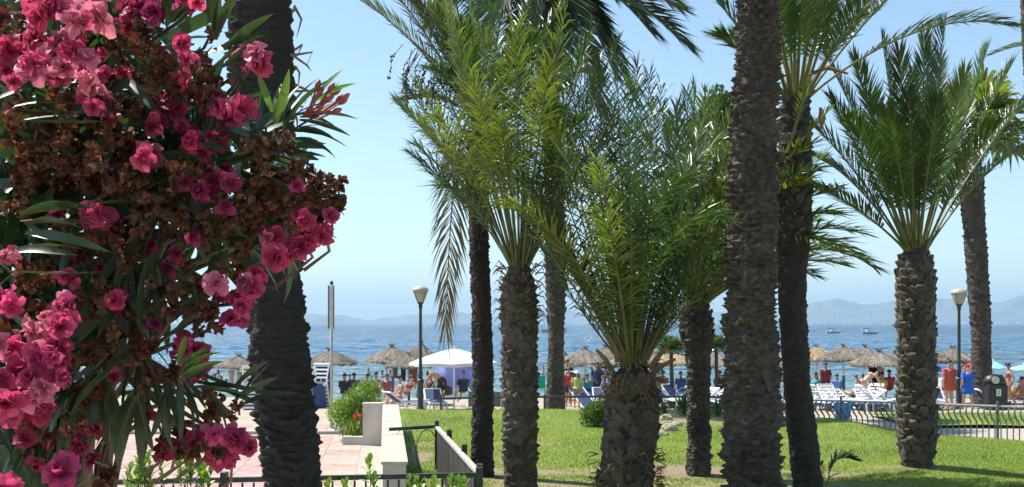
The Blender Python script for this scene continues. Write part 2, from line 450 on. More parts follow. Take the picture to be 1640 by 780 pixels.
v2, f2 = blades(0, X2, Y2, 0.09 + 0 * X2, .06, .025)
tag(link('grass', mkmesh('grass', np.concatenate([v1, v2]), np.concatenate([f1, f2 + len(v1)]), M['grass'])),
    'short green grass covering the lawn, thin and dry in patches', 'grass', kind='stuff')

# promenade: bedding sheets with laid slabs
def sheet(name, pts, z, m):
    return tag(link(name, mkmesh(name, [(x, y, z) for x, y in pts], [tuple(range(len(pts)))], m)), kind='structure')
prom = sheet('promenade', [(-40, 9), (lawn_left(9) - .3, 9), (lawn_left(31.6) - .3, 31.6), (-40, 31.6)], 0.004, M['joint'])
slab = {}
def slab_mesh(w_, d_, m):
    mb = MB().box((0, 0, 0), (w_ - .012, d_ - .012, .03), bev=.006); return mb.mesh('paving_slab', m)
sa, sb, s3 = slab_mesh(.8, .8, M['paver']), slab_mesh(.8, .8, M['paver_c']), slab_mesh(1.2, .62, M['paver_c'])
cnt = 0
rot = radians(7)
Rz = Matrix.Rotation(rot, 2)
for j in range(-14, 24):
    for i in range(-24, 14):
        p = Vector((-6 + i * .8, 21 + j * .8)); q = Rz @ (p - Vector((-6, 21))) + Vector((-6, 21))
        if not (17.4 < q.y < 27.3) or abs(q.x) > .52 * q.y + .4: continue
        if q.x > -2.0 - 0.1244 * (q.y - 14.8) - .47 + .08: continue
        cream = (q.x > -4.2 - .1 * (q.y - 20) and (i + j) % 3 > 0) or (j % 9 == 4)
        cnt += 1
        link('paving_slab', sb if cream else sa, prom, (q.x, q.y, -.001 + random.uniform(-.002, .002)), (0, 0, rot + random.uniform(-.004, .004)))
strip = tag(link('kerb_strip', MB().box((-21.5, 27.85, .03), (36.4, .36, .12), bev=.012).mesh('kerb_strip', M['paver_c'])), kind='structure')
for j in range(5):
    for i in range(17):
        x = -21.4 + i * 1.2 + (j % 2) * .6; y = 28.40 + j * .62
        if x > lawn_left(y) - 1.15 or abs(x) > .52 * y + .6: continue
        link('paving_slab', s3 if j in (0, 4) else sa, prom, (x, y, -.001), (0, 0, 0), (1, 1, 1) if j in (0, 4) else (1.5, .77, 1))
print('slabs', cnt)
sheet('path', [(9.0, 28.6), (10.8, 27.4), (14, 25.6), (26, 20), (40, 20), (40, 33), (-3.2, 33), (-3.2, 31.2), (6.3, 31.0)], 0.0045, M['joint'])

# mountains across the bay
mm = mat('mountain_scrub', (0.085, 0.10, 0.075), .95, .3, .004, col2=(0.17, 0.16, 0.13))
def ridge(name, prof, d, thick, seed, mtl=mm):
    X0, X1 = prof[0][0], prof[-1][0]
    n = int(max(60, (X1 - X0) / 5))
    xs = np.linspace(X0, X1, n); h = np.interp(xs, [p[0] for p in prof], [518.3 - p[1] for p in prof])
    h = np.maximum(h + (vnoise(xs / 9, xs * 0, 999, seed) - .5) * 2.2 + (vnoise(xs / 3, xs * 0, 999, seed + 1) - .5) * .9, .15)
    rows = 15; vs = []
    for r in range(rows):
        t = (r - 9) / 9.0 if r <= 9 else (r - 9) / 5.0
        prof_ = (1 - abs(t)) ** 0.85 if abs(t) < 1 else 0
        dd = d + t * thick
        rough = 1 + .5 * (vnoise(xs / 14, xs * 0 + r * .7, 999, seed + 5) - .5) * (1 if r != 9 else 0) * 1.2
        z = h * prof_ * rough / F * d * (dd / d if r <= 9 else .8)
        zc = np.minimum(CAMZ + z - 3, h / F * dd * 1.0 + 0)
        vs.append(np.stack([(xs - 820) / F * dd, np.full(n, dd), np.where(prof_ > 0, zc, -1.3)], 1))
    v = np.concatenate(vs)
    i = np.arange((n - 1) * (rows - 1)); a = (i // (n - 1)) * n + i % (n - 1)
    return tag(link(name, mkmesh(name, v, np.stack([a, a + 1, a + n + 1, a + n], 1), mtl, True)), kind='structure')
ridge('mountains', [(380, 509), (430, 505), (490, 503), (545, 504), (590, 514), (620, 508), (655, 504), (690, 503), (740, 500), (785, 507), (815, 500), (840, 494), (900, 495), (930, 500),
                    (985, 504), (1060, 508), (1120, 500), (1180, 498), (1230, 505)], 11500, 1500, 3)
ridge('near_island', [(455, 517.5), (475, 513), (500, 508), (520, 507), (540, 510), (560, 515), (580, 518.2)], 8200, 500, 9)
ridge('mountain_range', [(1110, 517), (1170, 508), (1220, 502), (1262, 495), (1295, 486), (1325, 480), (1345, 478), (1365, 483), (1385, 489), (1405, 486), (1440, 481), (1480, 478),
                         (1530, 479), (1575, 485), (1600, 484), (1640, 471), (1700, 452), (1800, 440)], 9800, 1500, 21)
mb = MB()
for i in range(300):
    x = random.choice([random.uniform(1290, 1660), random.uniform(1480, 1660)]); d = 7700 + random.random() * 260
    h = random.uniform(5, 14); 
    mb.box(((x - 820) / F * d, d, h / 2 + .0), (random.uniform(14, 55), 14, h))
tag(mb.build('distant_town', mat('whitewashed_walls', (.75, .68, .6), .9, .1, .02)), 'band of tiny white buildings along the far shore under the mountains', 'town', kind='stuff')

# haze
hz = MB().box((0, 8000, 210), (30000, 16200, 425))
mh = bpy.data.materials.new('haze_air'); mh.use_nodes = True
t = mh.node_tree; t.nodes.remove(t.nodes['Principled BSDF'])
pv = t.nodes.new('ShaderNodeVolumePrincipled')
pv.inputs['Color'].default_value = (0.50, 0.76, 1.0, 1)
pv.inputs['Density'].default_value = 0.00013
pv.inputs['Anisotropy'].default_value = 0.1
t.links.new(pv.outputs[0], t.nodes['Material Output'].inputs['Volume'])
tag(hz.build('haze', mh), 'pale blue sea haze in the air over the whole bay', 'haze', kind='stuff')

# ------------------------------------------------------------------ palm building blocks
def bez(P0, P1, P2, P3, s):
    s = s[:, None]
    p = (1 - s) ** 3 * P0 + 3 * (1 - s) ** 2 * s * P1 + 3 * (1 - s) * s ** 2 * P2 + s ** 3 * P3
    t = 3 * (1 - s) ** 2 * (P1 - P0) + 6 * (1 - s) * s * (P2 - P1) + 3 * s ** 2 * (P3 - P2)
    return p, nrm(t)
def frond_geo(P0, P1, P2, P3, L=0.50, pairs=74, wid=.026, start=.2, vee=.45, droop=.3, rr=.028, seed=0, ragged=.09, irr=0.0, az=None):
    r = np.random.default_rng(seed)
    n = pairs
    chord = P3 - P0
    if az is None:
        hx = np.array([chord[0], chord[1], 0.]); 
        if np.linalg.norm(hx) < .25 * np.linalg.norm(chord):
            a = r.random() * 2 * pi; hx = hx + np.array([cos(a), sin(a), 0]) * .25
        side0 = nrm(np.cross(hx, [0, 0, 1.]))
    else:
        side0 = np.array([cos(az), sin(az), 0.])
    # rachis
    m = 12
    s = np.linspace(0, 1, m); p, t = bez(P0, P1, P2, P3, s)
    vs, fs = [], []
    k = 5
    for i in range(m):
        sd = nrm(side0 - t[i] * np.dot(side0, t[i])); nn = np.cross(sd, t[i])
        rad = rr * (1 - .85 * s[i]) * (1.5 if i == 0 else 1)
        for q in range(k):
            a = 2 * pi * q / k
            vs.append(p[i] + rad * (sd * cos(a) * 1.25 + nn * sin(a) * .8))
    for i in range(m - 1):
        for q in range(k):
            a, b_, c, d = i * k + q, i * k + (q + 1) % k, (i + 1) * k + (q + 1) % k, (i + 1) * k + q
            fs += [(a, b_, c), (a, c, d)]
    v0 = np.array(vs); f0 = np.array(fs)
    # leaflets
    s = np.repeat(start + (1 - start) * (np.arange(n) + .5) / n, 2); sg = np.tile([1., -1.], n)
    s = np.clip(s + r.normal(0, .004, 2 * n), 0, 1)
    p, t = bez(P0, P1, P2, P3, s)
    sd = nrm(side0 - t * (t @ side0)[:, None]); nn = nrm(np.cross(sd, t)); nn *= np.sign(nn[:, 2:3] + 1e-6)
    u = (s - start) / (1 - start)
    prof = np.interp(u, [0, .06, .3, .6, .85, 1], [.3, .65, 1, 1, .85, .6])
    ln = L * prof * (1 + r.normal(0, ragged, 2 * n)).clip(.4, 1.4)
    a = np.radians(np.interp(u, [0, .5, 1], [54 + 6 * irr, 38 + 8 * irr, 12 + 8 * irr]) + r.normal(0, 3.5 + 5 * irr, 2 * n))
    vv_ = vee * r.uniform(.35 - .6 * irr, 1.0 + .35 * irr, 2 * n) * np.interp(u, [0, 1], [1.1, .7])
    d = nrm(t * np.cos(a)[:, None] + sd * (sg * np.sin(a))[:, None] + nn * vv_[:, None])
    dr = droop * r.uniform(.2, 1.6, 2 * n)
    Zv = np.array([0, 0, 1.])
    mid = p + d * (ln * .5)[:, None] - Zv * (dr * ln * .12)[:, None]
    tip = p + d * ln[:, None] - Zv * (dr * ln * .55)[:, None]
    bl = nrm(np.cross(d, nn) + nn * (.25 * sg + r.normal(0, .25 + .4 * irr, 2 * n))[:, None])
    w2 = wid * .5 * (1 + r.normal(0, .15, 2 * n))[:, None]
    bs = p - bl * w2 * .35
    bs2 = p + bl * w2 * .35
    c = mid - nrm(np.cross(bl, d)) * w2 * .45
    vl = np.stack([bs, bs2, mid + bl * w2, c, mid - bl * w2, tip], 1).reshape(-1, 3)
    o = (np.arange(2 * n) * 6)[:, None]
    fl = np.concatenate([o + np.array([0, 1, 3]), o + np.array([1, 2, 3]), o + np.array([0, 3, 4]), o + np.array([2, 5, 3]), o + np.array([3, 5, 4])])
    return np.concatenate([v0, vl]), np.concatenate([f0, fl + len(v0)]), len(f0)

def frond(parent, base, P0, tip, bow=.22, m='frond', seed=0, P1=None, P2=None, name='frond', **kw):
    P0 = np.asarray(P0, float); P3 = np.asarray(tip, float)
    ch = P3 - P0; ln = np.linalg.norm(ch)
    up = np.array([0, 0, 1.])
    if P1 is None: P1 = P0 + ch * .30 + up * bow * ln * .75
    if P2 is None: P2 = P0 + ch * .68 + up * bow * ln * 1.0
    v, f, nr = frond_geo(P0, np.asarray(P1, float), np.asarray(P2, float), P3, seed=seed, **kw)
    me = mkmesh(name, v - np.asarray(base), f, M[m], False)
    me.materials.append(M['rachis'] if m != 'frond_b' else M['frond_b'])
    mi = np.zeros(len(f), dtype=np.int32); mi[:nr] = 1
    me.polygons.foreach_set('material_index', mi)
    return link(name, me, parent)

def trunk(parent, base, pts, d, m, name='trunk', rowh=.085, cellw=.2, amp=.03, nu=72, step=.016, seed=0, rough=.02, ledge=1.0):
    "pts: (x_left, x_right, y) rows of the photo from bottom to top at distance d"
    P = np.array([px((a + b_) / 2, y, d) for a, b_, y in pts]); R = np.array([(b_ - a) / 2 / F * d for a, b_, y in pts])
    seg = np.linalg.norm(np.diff(P, axis=0), axis=1); s = np.concatenate([[0], np.cumsum(seg)])
    n = int(s[-1] / step)
    ss = np.linspace(0, s[-1], n)
    from_ = lambda arr: np.interp(ss, s, arr)
    # smooth the centre line a little
    cx, cz, cr = from_(P[:, 0]), from_(P[:, 2]), from_(R)
    ker = np.ones(25) / 25
    sm = lambda a: np.convolve(np.pad(a, 12, mode='edge'), ker, 'valid')
    cx, cr = sm(cx), sm(cr)
    A = np.arange(nu) / nu * 2 * pi
    SS, AA = np.meshgrid(ss, A, indexing='ij')
    rm = R.mean(); ncell = max(6, int(2 * pi * rm / cellw))
    warp = 1.1 * (vnoise(AA / (2 * pi) * 5, SS / .4, 5, seed + 4) - .5) + .6 * (vnoise(AA / (2 * pi) * 15, SS / .14, 15, seed + 7) - .5)
    q = SS / rowh + warp * 1.3
    row = np.floor(q); fv = q - row
    uc = AA / (2 * pi) * ncell + .5 * (row % 2) + .25 * np.sin(row * 2.3)
    fu = uc - np.floor(uc)
    h = np.random.default_rng(seed).random((ncell, 1024))[np.floor(uc).astype(int) % ncell, row.astype(int) % 1024]
    led = (fv ** 1.6) * (1 - np.abs(2 * fu - 1) ** 3.0)
    disp = amp * ledge * (led * (.45 + .9 * h) - .35)
    disp += rough * (vnoise(AA / (2 * pi) * 40, SS / .035, 40, seed + 1) - .5) + rough * 1.2 * (vnoise(AA / (2 * pi) * 14, SS / .11, 14, seed + 2) - .5)
    disp *= .45 + 1.1 * vnoise(AA / (2 * pi) * 3, SS / .5, 3, seed + 12)
    rr = cr[:, None] * (1 + .05 * (vnoise(AA * 0, SS / .6, 3, seed + 15) - .5)) + disp
    lump = vnoise(AA / (2 * pi) * 22, SS / .075, 22, seed + 9)
    rr = rr + amp * 1.3 * (lump ** 2 - .3)
    X = cx[:, None] + rr * np.cos(AA); Y = P[0, 1] + rr * np.sin(AA) + 0 * cx[:, None]
    Z = cz[:, None] + 0.010 * (vnoise(AA / (2 * pi) * 12, SS / .1, 12, seed + 3) - .5)
    v = np.stack([X, Y, Z], -1).reshape(-1, 3) - np.asarray(base)
    i = np.arange((n - 1) * nu); r_, c_ = i // nu, i % nu
    a = r_ * nu + c_; b_ = r_ * nu + (c_ + 1) % nu
    f = np.stack([a, b_, b_ + nu, a + nu], 1)
    o = link(name, mkmesh(name, v, f, m, True), parent)
    return o, ss, cx, cz, cr, P[0, 1]

def boot_mesh(seed, wd=.18, ht=.17, out=.05, m=None):
    r = random.Random(seed)
    j = lambda k: r.uniform(-k, k)
    # shield shaped stub: base against trunk (y=0), tip up and outward (+y)
    v = [(-wd * .42, -.02, -ht * .35), (0, .01, -ht * .55), (wd * .42, -.02, -ht * .35),
         (-wd * .52, .015, 0), (0, out * .55, -ht * .08), (wd * .52, .015, 0),
         (-wd * .30 + j(.015), out * .75 + j(.01), ht * .36 + j(.02)), (j(.02), out * 1.15 + j(.015), ht * .30 + j(.02)), (wd * .30 + j(.015), out * .75 + j(.01), ht * .36 + j(.02)),
         (-wd * .22 + j(.01), out * .45, ht * .50 + j(.02)), (wd * .22 + j(.01), out * .45, ht * .50 + j(.02)),
         (-wd * .3, -.03, ht * .3), (wd * .3, -.03, ht * .3)]
    f = [(0, 1, 4, 3), (1, 2, 5, 4), (3, 4, 7, 6), (4, 5, 8, 7), (6, 7, 8, 10, 9), (3, 6, 9, 11), (5, 12, 10, 8), (9, 10, 12, 11), (0, 3, 11), (2, 12, 5)]
    return mkmesh('leaf_base', v, f, m)
def boots(parent, base, info, s0, s1, m, rows, per, seed=0, size=1.0, tilt=0.0, cap=300, jit=.25):
    _, ss, cx, cz, cr, cy = info
    ms_ = [boot_mesh(seed * 10 + k, m=M[m]) for k in range(5)]
    r = random.Random(seed); out = []
    for i in range(rows):
        s = s0 + (s1 - s0) * (i + .5) / rows
        for k in range(per):
            a = 2 * pi * (k + .5 * (i % 2) + jit * r.uniform(-.5, .5)) / per + i * .03
            si = s + r.uniform(-.03, .03)
            x, z, R = np.interp(si, ss, cx), np.interp(si, ss, cz), np.interp(si, ss, cr)
            out.append((a, x, z, R))
    # nearest (camera side) first, keep to the cap
    out.sort(key=lambda q: sin(q[0]))
    for a, x, z, R in out[:cap]:
        if r.random() < .07: continue
        k = size * r.uniform(.72, 1.2)
        link('leaf_base', r.choice(ms_), parent,
             (x + (R - .012) * cos(a) - base[0], cy + (R - .012) * sin(a) - base[1], z - base[2]),
             (r.uniform(-.25, .25) - tilt, r.uniform(-.3, .3), a - pi / 2 + r.uniform(-.2, .2)), (k * r.uniform(.85, 1.15), k * r.uniform(.8, 1.5), k))

def palm(x, y, d, label, cat='palm tree', group='palm trees on the lawn', z=None):
    p = px(x, y, d)
    return empty('palm_tree', p, label, cat, group), p
def fill_fronds(root, base, B, n, length, el=(20, 80), seed=0, mats=('frond',), bow=.15, az=None, **kw):
    r = random.Random(seed)
    for i in range(n):
        a = (2 * pi * i / n + r.uniform(-.25, .25)) if az is None else r.uniform(*az)
        e = radians(r.uniform(*el)); L_ = length * r.uniform(.8, 1.1)
        tip = B + L_ * np.array([cos(a) * cos(e), sin(a) * cos(e), sin(e)])
        frond(root, base, B + .1 * np.array([cos(a), sin(a), 0]), tip, bow * r.uniform(.6, 1.6), r.choice(mats), seed * 100 + i, **kw)
def tips(root, base, Bpx, d, lst, seed, mats, bow=.14, dd=1.6, jit=.1, **kw):
    r = random.Random(seed)
    for i, tpl in enumerate(lst):
        x, y = tpl[0], tpl[1]; bw = tpl[2] if len(tpl) > 2 else bow; off = tpl[3] if len(tpl) > 3 else r.uniform(-dd, dd)
        mt = tpl[4] if len(tpl) > 4 else r.choice(mats)
        P0 = px(Bpx[0] + max(-1, min(1, (x - Bpx[0]) / 150)) * 15, Bpx[1], d + .12 * (1 if off > 0 else -1))
        bw *= .5; P0 = P0 + np.array([0, 0, 0.]); k = dict(kw); 
        frond(root, base, P0, px(x, y, d + off), bw, mt, seed * 1000 + i, **k)

def fan_geo(P0, P1, R, seed, segs=26, span=290):
    "fan leaf: petiole P0->P1, blade of folded segments round P1"
    r = np.random.default_rng(seed)
    mb = MB(); mid = (P0 + P1) / 2 + np.array([0, 0, .06 * np.linalg.norm(P1 - P0)])
    mb.tube([P0, mid, P1], [.022, .016, .011], 4)
    t = nrm(P1 - mid); side = nrm(np.cross(t, [0, 0, 1.]) + 1e-4); n = np.cross(side, t)
    for i in range(segs):
        a = radians(-span / 2 + span * (i + .5) / segs + r.normal(0, 2))
        dr = t * cos(a) + side * sin(a) + n * r.uniform(-.05, .22)
        dr = nrm(dr); l = R * (.75 + .25 * cos(a * .5)) * r.uniform(.85, 1.1)
        sw = np.cross(dr, n); w_ = R * .065
        p1 = P1 + dr * l * .55; p2 = P1 + dr * l * .85 - np.array([0, 0, l * .08]); p3 = P1 + dr * l - np.array([0, 0, l * r.uniform(.15, .5)])
        mb.add([P1, p1 + sw * w_, p1 - n * w_ * .6, p1 - sw * w_, p2 + sw * w_ * .5, p2 - sw * w_ * .5, p3],
               [(0, 1, 2), (0, 2, 3), (1, 4, 2), (2, 4, 5), (2, 5, 3), (4, 6, 5)])
    return mb
def fan_palm_crown(root, base, B, R, n, seed, m='frond_y', el=(-30, 85), pet=1.0):
    r = random.Random(seed)
    for i in range(n):
        a = i * 2.399 + r.uniform(-.2, .2); e = radians(el[0] + (el[1] - el[0]) * ((i + .5) / n) ** .8)
        L_ = pet * r.uniform(.8, 1.1)
        P1 = B + L_ * np.array([cos(a) * cos(e), sin(a) * cos(e), sin(e)])
        mb = fan_geo(B - base, P1 - base, R * r.uniform(.85, 1.1), seed * 50 + i)
        mb.build('fan_leaf', M[m], root)

# ------------------------------------------------------------------ palms
# 1: big dark leaning trunk at the left
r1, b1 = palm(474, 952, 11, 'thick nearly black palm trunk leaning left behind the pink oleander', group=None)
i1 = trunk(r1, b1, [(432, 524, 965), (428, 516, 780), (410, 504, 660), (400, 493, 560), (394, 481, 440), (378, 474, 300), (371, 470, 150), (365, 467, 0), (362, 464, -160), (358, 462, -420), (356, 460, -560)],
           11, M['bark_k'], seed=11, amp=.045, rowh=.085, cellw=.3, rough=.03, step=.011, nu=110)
B1 = px(410, -560, 11)
fill_fronds(r1, b1, B1, 30, 3.0, (-15, 75), 1, ('frond', 'frond_d'), .22, L=.4, pairs=44, wid=.034)
mb = MB(); rr = random.Random(5)
for k in range(16):   # loose fibre hanging on the right of the trunk top
    y0 = rr.uniform(-80, 190); p = px(469 + rr.uniform(-4, 4), y0, 10.95 + rr.uniform(-.1, .1)) - b1
    q = p + np.array([rr.uniform(.02, .2), rr.uniform(-.08, .08), rr.uniform(-.18, .06)]); s_ = q + np.array([rr.uniform(-.06, .05), 0, rr.uniform(-.22, -.04)])
    mb.tube([p, q, s_], [.016, .012, .003], 4)
mb.build('fibre', M['fibre'], r1)

# 2: slim dark trunk
r2, b2 = palm(771, 762, 18.1, 'slim dark palm trunk left of the stout palm with the bare leaf stems')
i2 = trunk(r2, b2, [(752, 792, 775), (754, 790, 740), (757, 790, 600), (756, 787, 500), (751, 783, 400), (751, 783, 300), (752, 788, 230), (752, 792, 170)], 18.1, M['bark_d'], seed=12, amp=.02, rowh=.075)
T = ['frond', 'frond', 'frond_d']
tips(r2, b2, (772, 185), 18.1, [(560, -8, .26, -.6), (588, -60, .22), (640, -110, .1), (700, -140, .08), (760, -150, .05), (830, -130, .08), (890, -90, .12), (930, -20, .16), (668, 10, .3, -1.2), (700, 20, .22, -1.6), (655, 160, .3, .8), (690, 110, .24, -2), (960, 120, .3, 1.5), (900, 180, .3, -1.4), (860, 60, .2, -2), (735, 40, .15, -2.2)],
     2, T, L=0.56, pairs=72, wid=.03)
P0 = px(770, 180, 17.8)
frond(r2, b2, P0, px(714, 528, 17.2), P1=px(742, 165, 17.6), P2=px(722, 240, 17.2), m='frond_b', seed=77, L=.58, pairs=74, start=.36, droop=.9, wid=.03, az=0.0, vee=.1)
mb = MB(); mb2 = MB(); rr = random.Random(8)
for k in range(22):    # fruit strands hanging on a brown stalk
    st = rr.random(); p = px(735 - 85 * st + rr.uniform(-8, 8), 125 - 55 * st, 17.7) - b2
    L_ = rr.uniform(.5, 1.05); q = p + np.array([-.1 - .15 * rr.random(), rr.uniform(-.2, .2), -L_ * .4]); e_ = q + np.array([rr.uniform(-.08, .02), 0, -L_ * .6])
    mb.tube([p, q, e_], [.008, .006, .004], 4)
    for j in range(16):
        u = .35 + .65 * rr.random(); c = (q + (e_ - q) * (u * 2 - 1) if u > .5 else p + (q - p) * u * 2) + np.array([rr.uniform(-.03, .03), rr.uniform(-.03, .03), 0])
        mb2.lathe([(.004, -.02), (.015, -.008), (.015, .008), (.004, .02)], 5, c)
mb.tube([px(775, 175, 17.8) - b2, px(720, 118, 17.7) - b2, px(655, 62, 17.6) - b2], [.035, .025, .015], 6)
mb.build('fruit_stalk', M['fibre'], r2); tag(mb2.build('fruit', solid('dark_fruit', (.05, .03, .03)), r2), kind='stuff')

# 3: stout palm with yellow green crown
r3, b3 = palm(834, 788, 16.3, 'stout palm with bark of overlapping leaf stumps and yellow green crown over bare stems')
i3 = trunk(r3, b3, [(805, 864, 800), (808, 860, 780), (807, 858, 720), (807, 859, 660), (806, 859, 560), (804, 857, 480), (806, 855, 455), (815, 849, 425), (822, 844, 405)], 16.3, M['bark'], seed=13, amp=.02, rowh=.1)
boots(r3, b3, i3, .55, 3.5, 'boot', 26, 11, 3, 1.0)
mb = MB(); rr = random.Random(6)
for k in range(90):
    a = rr.random() * 6.28; p = px(832, rr.uniform(420, 520), 16.3) - b3 + .27 * np.array([cos(a), sin(a), 0]) ; q = p + np.array([.12 * cos(a), .12 * sin(a), rr.uniform(-.05, .12)])
    mb.tube([p, q, q + np.array([.05 * cos(a), .05 * sin(a), -.08])], [.014, .01, .003], 3)
tag(mb.build('fibre', M['fibre'], r3), kind='stuff')
tips(r3, b3, (832, 425), 16.3, [
    (640, 165, .20, -.3, 'frond'), (668, 235, .22, .6, 'frond'), (690, 100, .14, 1), (716, 20, .09, -.4, 'frond_y'), (750, 5, .05, .5, 'frond_y'), (733, 75, .09, -1.6), (790, 10, .03, 1), (826, 40, .02, -1.5, 'frond_y'),
    (868, 0, .03, .6), (905, 20, .05, -.5, 'frond_y'), (940, 70, .09, .8), (962, 130, .12, -.6), (985, 190, .18, .9), (975, 260, .25, -.8), (700, 180, .2, -2.0, 'frond_y'), (760, 130, .14, -2.3, 'frond_y'),
    (880, 110, .12, -2.4, 'frond_y'), (925, 190, .2, -2.0), (715, 300, .36, -.8, 'frond'), (800, 90, .08, 2), (850, 150, .12, 2.2), (900, 250, .25, 2), (800, 190, .2, -2.7), (775, 60, .05, -.9), (650, 140, .18, 1.2), (700, 60, .1, .6), (760, -10, .04, 2), (845, 10, .02, 2), (885, 60, .06, 2), (940, 150, .16, 2), (960, 220, .2, 1.6), (720, 250, .3, .4, 'frond_y'), (680, 200, .22, -1), (665, 130, .12, .3)],
    3, ['frond', 'frond_y', 'frond'], L=0.62, pairs=54, wid=.026, start=.34, rr=.02, droop=.8, irr=.6, ragged=.14)

# 4: tall palm far behind
r4, b4 = palm(889, 655, 32.3, 'tall slender palm with flared foot far back at the beach edge of the lawn')
i4 = trunk(r4, b4, [(871, 908, 662), (875, 904, 630), (878, 903, 570), (878, 903, 530), (877, 905, 510), (874, 905, 450), (874, 905, 370), (872, 902, 250), (858, 888, 100), (850, 880, 0), (848, 878, -60)], 32.3, M['bark'], seed=14, amp=.03, rowh=.16, cellw=.3, nu=48, step=.04)
boots(r4, b4, i4, 2.9, 6.5, 'boot_d', 16, 10, 4, 1.15)
tips(r4, b4, (864, -60), 32.3, [(1098, 72, .24, 0), (1085, 12, .22, 2), (1020, -60, .2), (960, 40, .2), (1040, 50, .28, -2), (980, 110, .3, -1), (740, -60, .1), (700, 30, .25), (770, 90, .3), (900, 130, .3, -3), (840, 130, .3, 3), (1000, -120, .1), (870, -220, .05), (950, -180, .1), (790, -180, .1), (900, 60, .3, 3), (800, 20, .2, -3), (650, -30, .2, 1), (920, 20, .25, -2), (980, -10, .22, 2), (1060, -20, .2, 0), (880, 90, .35, -1), (760, 40, .3, 0), (1020, 20, .26, -3), (960, 170, .36, 2), (1010, 150, .36, 0), (830, 80, .3, -3)],
     4, ['frond_d'], L=1.25, pairs=80, wid=.075, rr=.05)

# 5: stoutest palm in the middle
r5, b5 = palm(1005, 790, 15.5, 'short stout palm in the middle with shaggy bulging trunk and green arching crown')
i5 = trunk(r5, b5, [(954, 1050, 806), (958, 1046, 780), (967, 1044, 735), (972, 1050, 690), (975, 1051, 650), (981, 1047, 622), (989, 1038, 598), (998, 1034, 575)], 15.5, M['bark_d'], seed=15, amp=.03, rowh=.1)
boots(r5, b5, i5, .25, 1.95, 'boot', 16, 14, 5, 1.25)
mb = MB(); rr = random.Random(16)
for k in range(260):
    a = rr.uniform(-pi, 0.3); yy = rr.uniform(580, 640) if k < 160 else rr.uniform(720, 790)
    R_ = .36 if k < 160 else .46
    p = px(1010 if k < 160 else 1003, yy, 15.5) - b5 + R_ * np.array([cos(a), sin(a), 0]); q = p + np.array([.10 * cos(a) + rr.uniform(-.06, .06), .10 * sin(a), rr.uniform(-.06, .1)])
    mb.tube([p, q, q + np.array([rr.uniform(-.08, .08), -.02, -rr.uniform(.02, .12)])], [.013, .009, .003], 3)
tag(mb.build('fibre', M['fibre'], r5), kind='stuff')
tips(r5, b5, (1014, 588), 15.5, [
    (812, 235, .10, -.2, 'frond'), (765, 255, .12, -1.2, 'frond'), (790, 215, .06, .5, 'frond'), (850, 170, .06, .8, 'frond_y'), (1175, 215, .08, .9, 'frond'), (1190, 260, .12, .4, 'frond_y'), (1130, 175, .04, 1, 'frond'), (1165, 300, .12, -.9, 'frond'), (838, 300, .12, .2, 'frond_d'), (872, 345, .10, -.6, 'frond'), (1160, 395, .12, .3, 'frond_d'), (1178, 300, .12, -.4, 'frond_y'), (845, 345, .26, .7, 'frond'), (862, 150, .14, .4), (893, 210, .13, -1.6, 'frond_y'), (905, 95, .09, .8, 'frond'), (945, 130, .05, -.5), (980, 170, .04, 1.2), (1008, 200, .03, -1, 'frond'),
    (1010, 290, .06, -2.2, 'frond_d'), (1045, 170, .04, .8), (1085, 190, .06, -.6), (1100, 260, .12, 1), (1150, 260, .16, .4), (1172, 350, .26, -.6), (1150, 420, .36, -1.5), (960, 260, .1, -2.3),
    (1040, 120, .02, 1.8), (1185, 300, .22, 1.3), (970, 340, .2, -2.7, 'frond_y'), (1005, 130, .02, .3), (960, 90, .03, 1.6, 'frond_d'), (1020, 100, .02, 2, 'frond_d'), (925, 110, .06, 2, 'frond_d'), (985, 60, .02, 1, 'frond'), (1060, 140, .04, 2.2, 'frond_d'), (1125, 210, .12, 2, 'frond_d'), (840, 290, .22, -1.2)],
    5, ['frond', 'frond_d', 'frond_d', 'frond_y'], L=0.64, pairs=62, wid=.027, start=.18, rr=.022, droop=.8, irr=.6, ragged=.14)

def heroes(root, base, lst, d, seed, **kw):
    for k, (pts, off, m_) in enumerate(lst):
        q = [px(x, y, d + o_) for (x, y), o_ in zip(pts, (-.15, off * .4, off * .8, off))]
        frond(root, base, q[0], q[3], P1=q[1], P2=q[2], m=m_, seed=seed + k, **kw)
heroes(r5, b5, [([(1003, 585), (950, 490), (880, 370), (775, 245)], -1.0, 'frond_y'), ([(1000, 585), (940, 520), (888, 430), (835, 350)], .3, 'frond'), ([(1012, 585), (1005, 450), (1010, 300), (1105, 285)], -2.2, 'frond'),
                ([(1025, 585), (1060, 470), (1120, 360), (1185, 300)], -.8, 'frond_y'), ([(1020, 585), (1040, 400), (1070, 280), (1150, 225)], .6, 'frond'), ([(1012, 585), (975, 400), (935, 260), (880, 150)], .8, 'frond'),
                ([(1025, 585), (1080, 520), (1130, 440), (1185, 400)], -1.2, 'frond'), ([(1008, 585), (960, 460), (890, 350), (815, 330)], -1.6, 'frond_y'), ([(1016, 585), (1030, 430), (1080, 330), (1150, 345)], -2.0, 'frond')],
       15.5, 5500, L=.64, pairs=62, wid=.031, start=.22, rr=.024, droop=.7, irr=.4, ragged=.12)
heroes(r3, b3, [([(824, 425), (780, 330), (720, 240), (638, 168)], -.8, 'frond'), ([(826, 425), (790, 320), (750, 180), (716, 15)], -1.2, 'frond_y'), ([(842, 425), (880, 330), (925, 240), (1000, 215)], .8, 'frond'),
                ([(826, 425), (770, 350), (715, 290), (662, 250)], .6, 'frond_d'), ([(838, 425), (870, 300), (900, 160), (945, 60)], -.6, 'frond')],
       16.3, 3300, L=.62, pairs=66, wid=.032, start=.27, rr=.022, droop=.6, irr=.4, ragged=.12)
